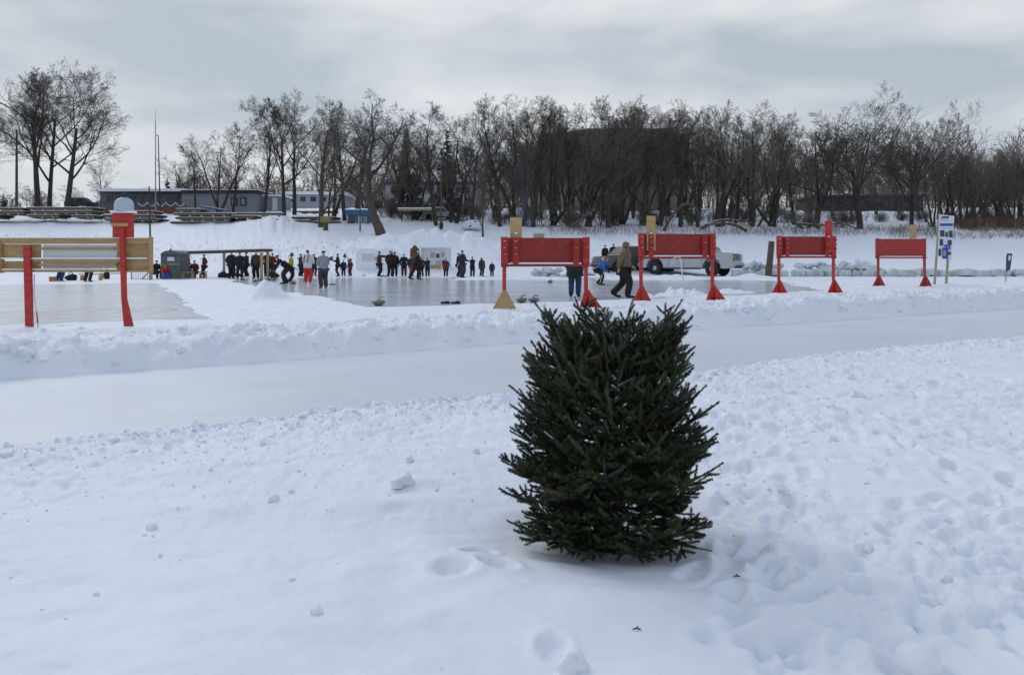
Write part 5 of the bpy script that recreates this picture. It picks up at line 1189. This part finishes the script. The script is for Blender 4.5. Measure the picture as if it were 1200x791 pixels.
for k in range(22): part('baluster' if 0 else 'rail_post', t, 112.5 + k * 4.95, 113.3 + k * 4.95, 237, 244, Yd, .1, 'deckwood')
for k in range(5):
    c0 = ax(162 + k * 11, Yd) - t.location.x; wd = ax(11 + 600, Yd); mb = MB()
    mb.tube([(c0 + wd * f_, -.12, zz(237.5 + 4.2 * math.sin(PI * f_), Yd) - t.location.z) for f_ in [q / 8 for q in range(9)]], .05, 6); mb.build('garland', M['whitep'], t)
Y = 102
t = thing('trailer_building', (ax(256, Y), Y, zz(250, Y)), 0, 'long light grey trailer building with two dark framed windows', 'building')
part('wall', t, 213, 301, 226.5, 252, Y, 5, 'greyblue'); part('roof', t, 212, 303, 223, 226.8, Y - .3, 6, 'roofdark'); part('snow_cover', t, 212, 303, 222, 223.2, Y - .3, 6, 'snow_lump', .03)
for a in (270.5, 281): w_ = part('window', t, a, a + 7.5, 231.5, 241.5, Y - .1, .08, 'roofdark'); part('pane', t, a + 1.3, a + 6.2, 233, 240, Y - .16, .06, 'greyblue').parent = w_
t = thing('trailer_building', (ax(316, Y + 2), Y + 2, zz(250, Y)), 0, 'short pale trailer with snowy roof right of the long trailer', 'building')
part('wall', t, 303, 331, 230, 252, Y + 2, 4, 'greyblue'); part('roof', t, 302, 332, 228, 230.3, Y + 1.8, 4.6, 'snow_lump', .03); part('door', t, 319, 325, 232, 247, Y + 1.9, .08, 'whitep')
Y = 128
t = thing('distant_house', (ax(365, Y), Y, hz(ax(365, Y), Y)), 0, 'distant pale house seen through the trees left of the blue hut', 'building')
part('wall', t, 333, 402, 228, 250, Y, 9, 'palewall'); part('roof', t, 331, 404, 224.5, 228, Y - .4, 10, 'snow_lump')
for k in range(5): part('window', t, 340 + k * 12, 346 + k * 12, 231, 236, Y - .1, .08, 'glassdark')
Y = 132
t = thing('distant_block', (ax(515, Y), Y, hz(ax(515, Y), Y)), 0, 'distant pale two storey building right of the old leaning tree', 'building')
part('wall', t, 452, 560, 216, 250, Y, 12, 'palewall'); part('roof', t, 450, 562, 213, 216, Y - .4, 13, 'darkwall')
for r_ in range(2):
    for k in range(9): part('window', t, 458 + k * 11, 463 + k * 11, 220 + r_ * 12, 226 + r_ * 12, Y - .1, .08, 'glassdark')
Y = 128
t = thing('brown_building', (ax(735, Y), Y, hz(ax(735, Y), Y)), 0, 'tall brown brick building with stepped windows behind the bare trees', 'building')
z0 = -1; z1 = zz(154, Y) - t.location.z; xa, xb, xc, xd = [ax(p, Y) - t.location.x for p in (634, 690, 785, 822)]
mb = MB(); plan = [(xa, 9), (xb, 0), (xc, 0), (xd, 9), (xd, 24), (xa, 24)]; n = len(plan)
mb.add([(p[0], p[1], z0) for p in plan] + [(p[0], p[1], z1) for p in plan], [tuple(range(n)), tuple(range(2 * n - 1, n - 1, -1))] + [(k, (k + 1) % n, (k + 1) % n + n, k + n) for k in range(n)]); mb.build('wall', M['brick'], t)
mb = MB(); mb.add([(p[0] * 1.01, p[1] - .15, z1 - .02) for p in plan] + [(p[0] * 1.01, p[1] - .15, z1 + .45) for p in plan], [tuple(range(n)), tuple(range(2 * n - 1, n - 1, -1))] + [(k, (k + 1) % n, (k + 1) % n + n, k + n) for k in range(n)]); mb.build('parapet', M['brick'], t)
mb = MB(); mb.box((xb + 1.5, 10, z1 + 1.0), (3, 3, 1.2)); mb.build('plant_room', M['brick'], t)
for fl in range(6):
    for k in range(6):
        part('window', t, 696 + k * 15, 700 + k * 15, 160 + fl * 17, 168 + fl * 17, Y - .12, .1, 'glassdark')
t = thing('dark_building', (ax(1015, 125), 125, hz(ax(1015, 125), 125)), 0, 'low dark building behind the largest spreading tree', 'building')
part('wall', t, 958, 1082, 231, 258, 125, 10, 'darkwall'); part('roof', t, 956, 1084, 228.5, 231, 124.6, 11, 'roofdark')
for k in range(7): part('window', t, 965 + k * 17, 972 + k * 17, 236, 243, 124.9, .08, 'glassdark')
# blue hut
Y = 86
t = thing('blue_hut', (ax(419, Y), Y, hz(ax(419, Y), Y)), R(0), 'small hut with bright blue fascia and grey walls under the trees', 'hut')
part('wall', t, 407, 431, 250, 269, Y, 2.4, 'bluewall'); part('fascia', t, 404, 433.5, 246, 252.2, Y - .3, 3, 'bluefascia', .02); part('snow_cover', t, 404, 433.5, 245, 246.2, Y - .3, 3, 'snow_lump', .02)
part('window', t, 409, 414.5, 253.5, 262, Y - .05, .08, 'glassdark'); dr = part('door', t, 420, 423.5, 253, 268, Y - .05, .08, 'whitep'); part('side_window', t, 425.5, 430, 253.5, 262, Y - .05, .08, 'greyblue')
# open shelter right of it (snowy roof on posts)
Y = 88
t = thing('open_shelter', (ax(488, Y), Y, hz(ax(488, Y), Y)), 0, 'open timber shelter with thin snowy roof behind the old tree', 'shelter')
part('roof', t, 466, 508, 244.5, 246.5, Y, 3, 'paledwood'); part('snow_cover', t, 466, 508, 243.4, 244.6, Y, 3, 'snow_lump')
for a in (470, 482, 494, 505): part('post', t, a, a + 1.2, 246, 264, Y + .3, .12, 'dockwood')
# white boat under cover
Y = 80; x = ax(553, Y); z = hz(x, Y)
t = thing('covered_boat', (x, Y, z), R(10), 'white covered boat with blue stripe stored on the bank', 'boat'); mb = MB()
w_ = 25 * Y / F / 2; hh = 11 * Y / F
secs = []
for k in range(9):
    u = -1 + k / 4; s_ = max(.12, math.sqrt(max(0, 1 - u * u)) ** .7); secs.append((u * w_, s_))
vs = []; nn = 9
for X_, s_ in secs:
    for j_ in range(nn): a_ = PI * j_ / (nn - 1); vs.append((X_, -math.cos(a_) * .8 * s_, .15 + math.sin(a_) * hh * s_))
mb.add(vs, [(k * nn + j_, (k + 1) * nn + j_, (k + 1) * nn + j_ + 1, k * nn + j_ + 1) for k in range(8) for j_ in range(nn - 1)], True); bo = mb.build('hull', M['tent'], t)
md = bo.modifiers.new('s', 'SOLIDIFY'); md.thickness = .04
mb = MB(); mb.bar((-.35, -.80, .35), (.35, -.45, hh * .95), .16, .05, (0, -1, .3)); mb.build('stripe', M['printblue'], t)
# parked distant cars shapes between trees (small)
for k, (px, Y) in enumerate(((96, 108), (515, 92))):
    x = ax(px, Y); z = hz(x, Y) + (.3 if k == 0 else 0)
    t = thing('parked_car', (x, Y, z), R(5), ('dark car parked left of the clubhouse deck', 'snow covered car parked behind the shelter')[k], 'car')
    mb = MB(); mb.prism([(-2.1, .35), (2.1, .35), (2.15, .75), (1.2, .9), (.6, 1.4), (-1.0, 1.45), (-1.7, .95), (-2.15, .85)], -.85, .85); mb.build('body', M[('darkgrey', 'palewall')[k]], t, .05)
    for xx_ in (-1.3, 1.3): mb = MB(); mb.lathe([(.33, -.87), (.33, .87)], (xx_, 0, .33), 16, 'y'); mb.build('wheel', M['rubber'], t)
    for s in (-1, 1): mb = MB(); mb.prism([(.95, .93), (.5, 1.33), (-.95, 1.37), (-1.4, .97)], s * .86 - .01, s * .86 + .01); mb.build('window', M['glassdark'], t)
    mb = MB(); mb.box((-.2, 0, 1.47), (1.6, 1.5, .08)); mb.build('snow_cover', M['snow_lump'], t, .03)

# ------------------------------------------------------------------ stacked dock sections
def dock(px0, px1, py, Y, D, label, hpx=3.2, tilt=0, blue=False, bar=True):
    x = (ax(px0, Y) + ax(px1, Y)) / 2; Ld = ax(px1, Y) - ax(px0, Y); z = zz(py, Y)
    t = thing('dock_section', (x, Y, z), R(random.uniform(-3, 3)), label, 'dock section', 'stored dock sections on the left bank'); t.rotation_euler[1] = R(tilt)
    th = hpx * Y / F
    mb = MB(); mb.box((0, 0, th * .72), (Ld, D, th * .35)); mb.build('deck', M['dockwood'], t, .01)
    mb = MB(); n_ = max(2, int(Ld / 1.2))
    for k in range(n_): mb.box((-Ld / 2 + Ld * (k + .5) / n_, 0, th * .22), (.22, D * .96, th * .5))
    for s in (-1, 1): mb.box((0, s * D * .42, th * .40), (Ld * .97, .08, th * .22))
    mb.build('joists', M['paledwood'] if not blue else M['bluep'], t)
    mb = MB(); mb.box((0, 0, th * .97), (Ld * .985, D * .97, th * .18)); o = mb.build('snow_cover', M['snow_lump'], t, .03)
Y = 88
for a in ((-60, 8, 257, 'dock section at the very left edge, partly out of the picture'), (2, 38, 252.5, 'short dock section lying at far left on the bank'), (4, 36, 248.5, 'upper short dock section at far left under the tall trees'),
          (40, 76, 256.5, 'low dock section under the thick trunked tree'), (44, 116, 252, 'long middle dock section under the thick trunked tree'), (40, 117, 248, 'topmost long snowy dock section left of the deck'), (92, 118, 257, 'short low dock section at the right end of the left stack'),
          (130, 192, 261, 'lowest dock section behind the red number box'), (128, 190, 256.5, 'middle dock section behind the red number box'), (134, 186, 252, 'topmost dock section behind the red number box'),
          (206, 274, 264.5, 'lowest dock section in the biggest stack before the trailer'), (212, 276, 259.5, 'second dock section from the bottom of the biggest stack'), (209, 275, 254.5, 'third dock section from the bottom of the biggest stack'), (212, 240, 249.5, 'short dock section on top of the biggest stack'),
          (276, 302, 257.5, 'dark dock section half buried by snow right of the biggest stack'), (320, 336, 261.5, 'small dock section behind the snow heap'), (338, 368, 263, 'dock section left of the yellowed sign'), (368, 400, 264, 'dock section right of the yellowed sign'), (346, 396, 259, 'upper dock section crossing behind the yellowed sign')):
    dock(a[0], a[1], a[2], Y - .2 * random.random(), 3.0, a[3], 4.2)
dock(240, 333, 254, Y + 1, .6, 'long pale beam lying on the stack beside the trailer', 4.5)
dock(236, 268, 246.5, Y, .5, 'slanting pole with blue end on top of the biggest stack', 2.6, 9, True)
dock(350, 395, 250.5, Y + 6, 2, 'thin dock section behind the brownish tree', 2.6)
dock(505, 540, 256, 92, 2, 'dock section stored near the covered boat', 2.5)
# sign on tree, stone base
Y = 79; x = ax(381.5, Y); z = hz(x, Y)
t = thing('park_sign', (x, Y, z), 0, 'yellowed horizontal sign on a thick stump before the brownish tree', 'sign')
mb = MB(); mb.tube([(0, .1, -.2), (0, .1, zz(255, Y) - z)], [.27, .22], 12); mb.build('stump', M['stumpwood'], t)
mb = MB(); mb.box((.02, -.17, zz(257.5, Y) - z), (12 * Y / F, .06, 7 * Y / F)); mb.build('sign_board', M['signyellow'], t, .01)
Y = 70; x = ax(447, Y); z = zz(279, Y)
mb = MB(); mb.tube([(.25, 0, -.3), (.05, 0, .5), (-.25, .1, 1.35)], [.42, .36, .28], 9); simple('stump', mb, 'stumpwood', (x, Y, z), 'slanting broken stump at the foot of the old leaning tree', 'stump')
# poles
def pole(px, Y, base, top, r, label, m='blackp', cross=False, lean=0, name='light_pole'):
    x = ax(px, Y); z = zz(base, Y); h = zz(top, Y) - z; t = thing(name, (x, Y, z), 0, label, 'pole')
    mb = MB(); mb.tube([(0, 0, -.5), (lean * .5, 0, h * .5), (lean, 0, h)], [r, r * .85, r * .6], 10); mb.build('shaft', M[m], t); return t, h
t, h = pole(19.5, 108, 248, 152, .20, 'dark wooden utility pole left of the tall trees', 'stumpwood', name='utility_pole'); mb = MB(); mb.lathe([(.12, -.2), (.16, .1), (.1, .3)], (.25, 0, h - 2), 10); mb.build('insulator', M['steel'], t)
t, h = pole(182.3, 96, 252, 142, .085, 'tall pale mast with thin antenna, left of the two masts', 'steel', name='mast'); mb = MB(); mb.tube([(0, 0, h - .1), (0, 0, h + 1.5)], .022, 6); mb.build('antenna', M['steel'], t)
t, h = pole(188, 93, 258, 159, .085, 'tall dark mast with bent tip, right of the two masts', 'blackp', lean=-.28, name='mast'); mb = MB(); mb.tube([(-.28, 0, h - .05), (-.5, 0, h + .05)], .05, 6); mb.build('arm', M['blackp'], t)
t, h = pole(422, 78, 272, 178, .085, 'dark light pole before the blue hut', 'stumpwood'); mb = MB(); mb.box((-.2, 0, h), (.6, .2, .1)); mb.build('lamp_head', M['blackp'], t)
t, h = pole(517, 80, 269, 180, .10, 'dark light pole on the bank left of the smoke', 'stumpwood'); mb = MB(); mb.lathe([(.22, -.1), (.22, .5), (.12, .6)], (0, 0, .2), 12); mb.build('base', M['blackp'], t); mb = MB(); mb.box((.2, 0, h), (.6, .2, .1)); mb.build('lamp_head', M['blackp'], t)
mb = MB(); x = ax(404.5, 82); mb.tube([(0, 0, 0), (0, 0, .5)], .2, 10)

# smoke
x = ax(611, 78); z = hz(x, 78)
m = bpy.data.materials.new('smoke'); m.use_nodes = True; nt = m.node_tree; N = nt.nodes; L = nt.links; N.remove(N['Principled BSDF'])
pv_ = N.new('ShaderNodeVolumePrincipled'); pv_.inputs['Color'].default_value = (.42, .55, .78, 1); tc = N.new('ShaderNodeTexCoord')
mp = N.new('ShaderNodeMapping'); mp.inputs['Scale'].default_value = (1, 1, .35); L.new(tc.outputs['Object'], mp.inputs['Vector'])
nz = N.new('ShaderNodeTexNoise'); nz.inputs['Scale'].default_value = .8; nz.inputs['Detail'].default_value = 3; L.new(mp.outputs[0], nz.inputs['Vector'])
mr = N.new('ShaderNodeMapRange'); mr.inputs['From Min'].default_value = .42; mr.inputs['From Max'].default_value = .75; mr.inputs['To Max'].default_value = .17; L.new(nz.outputs['Fac'], mr.inputs['Value'])
m3 = N.new('ShaderNodeMapping'); m3.inputs['Location'].default_value = (0, 0, -.5); m3.inputs['Scale'].default_value = (.45, .45, .16); L.new(tc.outputs['Object'], m3.inputs['Vector'])
ln3 = N.new('ShaderNodeVectorMath'); ln3.operation = 'LENGTH'; L.new(m3.outputs[0], ln3.inputs[0])
mr3 = N.new('ShaderNodeMapRange'); mr3.inputs['From Min'].default_value = 1; mr3.inputs['From Max'].default_value = .2; L.new(ln3.outputs['Value'], mr3.inputs['Value'])
mu3 = N.new('ShaderNodeMath'); mu3.operation = 'MULTIPLY'; L.new(mr.outputs[0], mu3.inputs[0]); L.new(mr3.outputs[0], mu3.inputs[1]); L.new(mu3.outputs[0], pv_.inputs['Density']); L.new(pv_.outputs[0], N['Material Output'].inputs['Volume']); M['smoke'] = m
mb = MB(); mb.tube([(0, 0, .1), (.2, 0, 1.5), (.6, 0, 3), (.2, 0, 5), (-.6, 0, 7)], [.8, 1.7, 2.1, 2.3, 1.4], 14); o = mb.build('smoke', m); o.location = (x, 78, z); tag(o, 'thin blue smoke drifting among the trees behind the nearest red board', 'smoke', kind='stuff')

# ------------------------------------------------------------------ the fir tree
g = np.random.default_rng(77)
fir = thing('fir_tree', (TREEX, TREEY, 0), 0, 'topped dark green fir tree set upright in the snow in the foreground', 'fir tree')
def rad(z): return np.interp(z, [0, .12, .25, .45, .65, .85, 1.0, 1.1], [.38, .45, .485, .475, .45, .415, .37, .31])
nB = 222
zt = np.concatenate([g.uniform(.05, 1.0, nB - 34), g.uniform(.88, 1.04, 34)])       # height of tip
azm = (np.arange(nB) * 2.399963 + g.normal(0, .25, nB)) % (2 * PI)
rt = rad(zt) * g.uniform(.74, 1.07, nB)
rt[-34:] *= g.uniform(.3, 1.05, 34)
el = np.interp(zt, [0, .2, .5, .8, 1.1], [-10, 6, 20, 36, 60]) + g.normal(0, 8, nB); el = np.radians(el)
for q, (a_, r_, z_) in enumerate(((205, .49, .12), (222, .47, .08), (238, .44, .06), (188, .50, .22), (250, .43, .05), (318, .46, .07), (338, .45, .10), (285, .41, .05), (355, .52, .31), (15, .50, .40), (178, .49, .34), (8, .49, .60), (172, .46, .66))):
    azm[q] = R(a_); rt[q] = r_; zt[q] = z_; el[q] = R(-14 if z_ < .1 else (10 if z_ < .4 else 24))
for q, (a_, r_, z_) in enumerate(((170, .35, 1.05), (12, .38, 1.05), (60, .2, 1.05), (200, .31, 1.02), (335, .34, 1.02), (120, .22, 1.06), (250, .18, 1.02), (290, .25, 1.0))):
    azm[-1 - q] = R(a_); rt[-1 - q] = r_; zt[-1 - q] = z_; el[-1 - q] = R(42 if r_ > .28 else 62)
ln = rt / np.maximum(np.cos(el), .3); ln = np.minimum(ln, .72)
st = np.stack([np.cos(azm) * (rt - ln * np.cos(el)) * 1.0, np.sin(azm) * (rt - ln * np.cos(el)), np.maximum(zt - ln * np.sin(el), .03)], 1)
nseg = 10; tt = np.linspace(0, 1, nseg + 1)
tip = np.stack([np.cos(azm) * rt, np.sin(azm) * rt, zt], 1)
P = st[:, None] * (1 - tt)[None, :, None] + tip[:, None] * tt[None, :, None]
sag = -.06 * np.sin(tt * PI)[None] * (ln / .5)[:, None] * np.cos(el)[:, None]; P[..., 2] += sag
side = np.stack([-np.sin(azm), np.cos(azm), np.zeros(nB)], 1); P += (side * g.normal(0, .05, (nB, 1)))[:, None] * (tt ** 2)[None, :, None]
allP = [(P, np.maximum(.007 * (1 - tt)[None] * (ln / .5)[:, None] + .002, .002))]
def resample(P, t):
    n = P.shape[1] - 1; i_ = np.clip(np.floor(t * n).astype(int), 0, n - 1); f_ = t * n - i_; b = np.arange(P.shape[0])[:, None]
    return P[b, i_] * (1 - f_)[..., None] + P[b, i_ + 1] * f_[..., None], norm(P[b, i_ + 1] - P[b, i_])
def laterals(P, Ln, m_, t0, t1, ratio, angd, lift=0.0, shrink=.6, wig=.03):
    B = P.shape[0]; k = np.arange(m_)[None]; t = t0 + (t1 - t0) * (k + g.uniform(0, .5, (B, m_))) / m_
    Sp, Dp = resample(P, t); sgn = np.where(k % 2 == 0, 1., -1.) * np.ones((B, 1))
    upv = np.array([0, 0, 1.]); sd_ = norm(np.cross(Dp, upv) + 1e-6); nrm = np.cross(sd_, Dp)
    ang = np.radians(g.normal(angd, 7, (B, m_)))
    D = Dp * np.cos(ang)[..., None] + sd_ * (np.sin(ang) * sgn)[..., None] + nrm * g.normal(lift, .2, (B, m_))[..., None]; D = norm(D)
    Lc = Ln[:, None] * ratio * (1 - shrink * (t - t0) / (t1 - t0)) * g.uniform(.7, 1.25, (B, m_)); Lc = np.maximum(Lc, .06)
    n = 4; Q = np.zeros((B, m_, n + 1, 3)); Q[:, :, 0] = Sp; d = D
    for q in range(n): d = norm(d + np.array([0, 0, .05]) + g.normal(0, wig, d.shape)); Q[:, :, q + 1] = Q[:, :, q] + d * (Lc / n)[..., None]
    return Q.reshape(B * m_, n + 1, 3), Lc.ravel()
P1, L1_ = laterals(P, ln, 9, .30, .86, .42, 44, .06); L1_ = L1_
keep = P1[:, -1, 2] > .0; P1, L1_ = P1[keep], L1_[keep]
allP.append((P1, np.full(P1.shape[:2], .0022)))
big = L1_ > .10; P2, L2_ = laterals(P1[big], L1_[big], 3, .3, .7, .62, 42, .05)
allP.append((P2, np.full(P2.shape[:2], .0018)))
VV = []; QQ = []; o_ = 0
for Pq, Rq in allP: v, q = tubes(Pq, Rq, 4); VV.append(v); QQ.append(q + o_); o_ += len(v)
np_mesh('branches', np.concatenate(VV), np.concatenate(QQ), M['firbark'], fir, smooth=True)
mb = MB(); mb.tube([(0, 0, -.25), (.005, 0, .5), (0, .005, .86)], [.042, .034, .022], 12); mb.build('trunk', M['firbark'], fir)
def needles(P, Ln, t0, dens):
    cnt = np.maximum((Ln * (1 - t0) * dens).astype(int), 3); idx = np.repeat(np.arange(len(P)), cnt); m_ = len(idx)
    t = t0 + (1 - t0) * g.uniform(0, 1, m_); n = P.shape[1] - 1; i_ = np.clip((t * n).astype(int), 0, n - 1); f_ = (t * n - i_)[:, None]
    p = P[idx, i_] * (1 - f_) + P[idx, i_ + 1] * f_; D = norm(P[idx, i_ + 1] - P[idx, i_])
    sd_ = norm(np.cross(D, np.array([0, 0, 1.])) + 1e-6); nr = np.cross(sd_, D)
    a = g.vonmises(PI / 2, .5, m_)
    side = sd_ * np.cos(a)[:, None] + nr * np.sin(a)[:, None]
    fwd = np.radians(g.normal(46, 9, m_)); d = norm(D * np.cos(fwd)[:, None] + side * np.sin(fwd)[:, None])
    Lq = g.uniform(.0105, .0155, m_) * np.clip(1.15 - .35 * t, .7, 1.15); w_ = g.uniform(.0008, .0012, m_)
    wv = norm(np.cross(d, norm(g.normal(0, 1, (m_, 3)) + D * .5))) * w_[:, None]
    q0 = p; q1 = p + d * Lq[:, None] * .5 + wv; q2 = p + d * Lq[:, None]; q3 = p + d * Lq[:, None] * .5 - wv
    return np.stack([q0, q1, q2, q3], 1).reshape(-1, 3), m_, idx
N1, a1, i1 = needles(P, ln, .45, 2900); N2, a2, i2 = needles(P1, L1_, .12, 2700); N3, a3, i3 = needles(P2, L2_, .05, 2500)
NV = np.concatenate([N1, N2, N3]); cnt = a1 + a2 + a3; print('needles', cnt)
# tone varies from shoot to shoot: young growth lighter, a few bluish, a few yellowing
tone = np.concatenate([g.choice(4, len(P), p=[.5, .3, .16, .04])[i1], g.choice(4, len(P1), p=[.5, .3, .16, .04])[i2], g.choice(4, len(P2), p=[.5, .3, .16, .04])[i3]])
mi = np.where(g.uniform(0, 1, cnt) < .08, 2, tone)
np_mesh('needles', NV, np.arange(cnt * 4).reshape(-1, 4), None, fir, mats=[M['needle'], M['needle2'], M['needlepale'], M['needleold']], midx=mi)
sel = np.where((g.uniform(0, 1, len(P1)) < .30) & (P1[:, -1, 2] > .1))[0]
fl = []
for s_i in sel:
    for q in range(g.integers(1, 5)):
        t_ = g.uniform(.1, .9) * 4; k_ = int(t_); p_ = P1[s_i, k_] * (1 - t_ + k_) + P1[s_i, k_ + 1] * (t_ - k_); dd_ = P1[s_i, k_ + 1] - P1[s_i, k_]; dd_ = dd_ / np.linalg.norm(dd_)
        l_ = g.uniform(.005, .02); fl.append(np.stack([p_ - dd_ * l_, p_ + g.normal(0, .001, 3), p_ + dd_ * l_]) + np.array([0, 0, .007]))
seg = np.stack(fl); rr_ = np.abs(g.normal(.0020, .0010, (len(seg), 1))) + .0006; v, q = tubes(seg, rr_ * np.array([[.4, 1, .4]]), 5)
np_mesh('snow_dust', v, q, M['snow_lump'], fir, smooth=True)
# bare dead twig at the foot
mb = MB(); mb.tube([(.0, -.1, .05), (.2, -.25, .06), (.38, -.32, .05)], [.008, .006, .003], 6); mb.tube([(.2, -.25, .06), (.3, -.22, .12)], [.004, .002], 5); mb.build('dead_twig', M['bark2'], fir)
# tiny twig debris on the snow
for k, (px, py, lab) in enumerate(((863, 683, 'tiny fir sprig fallen on the trampled snow right of the fir tree'), (746, 741, 'tiny dark twig on the snow below the fir tree'))):
    x, y = gp(px, py, .03); mb = MB(); mb.tube([(-.012, 0, .004), (0, .003, .007), (.014, 0, .004)], .0022, 5); mb.tube([(0, 0, .006), (.006, .012, .008)], .0018, 5); simple('fir_sprig', mb, 'needle', (x, y, hz(x, y)), lab, 'twig')
bpy.context.view_layer.update()
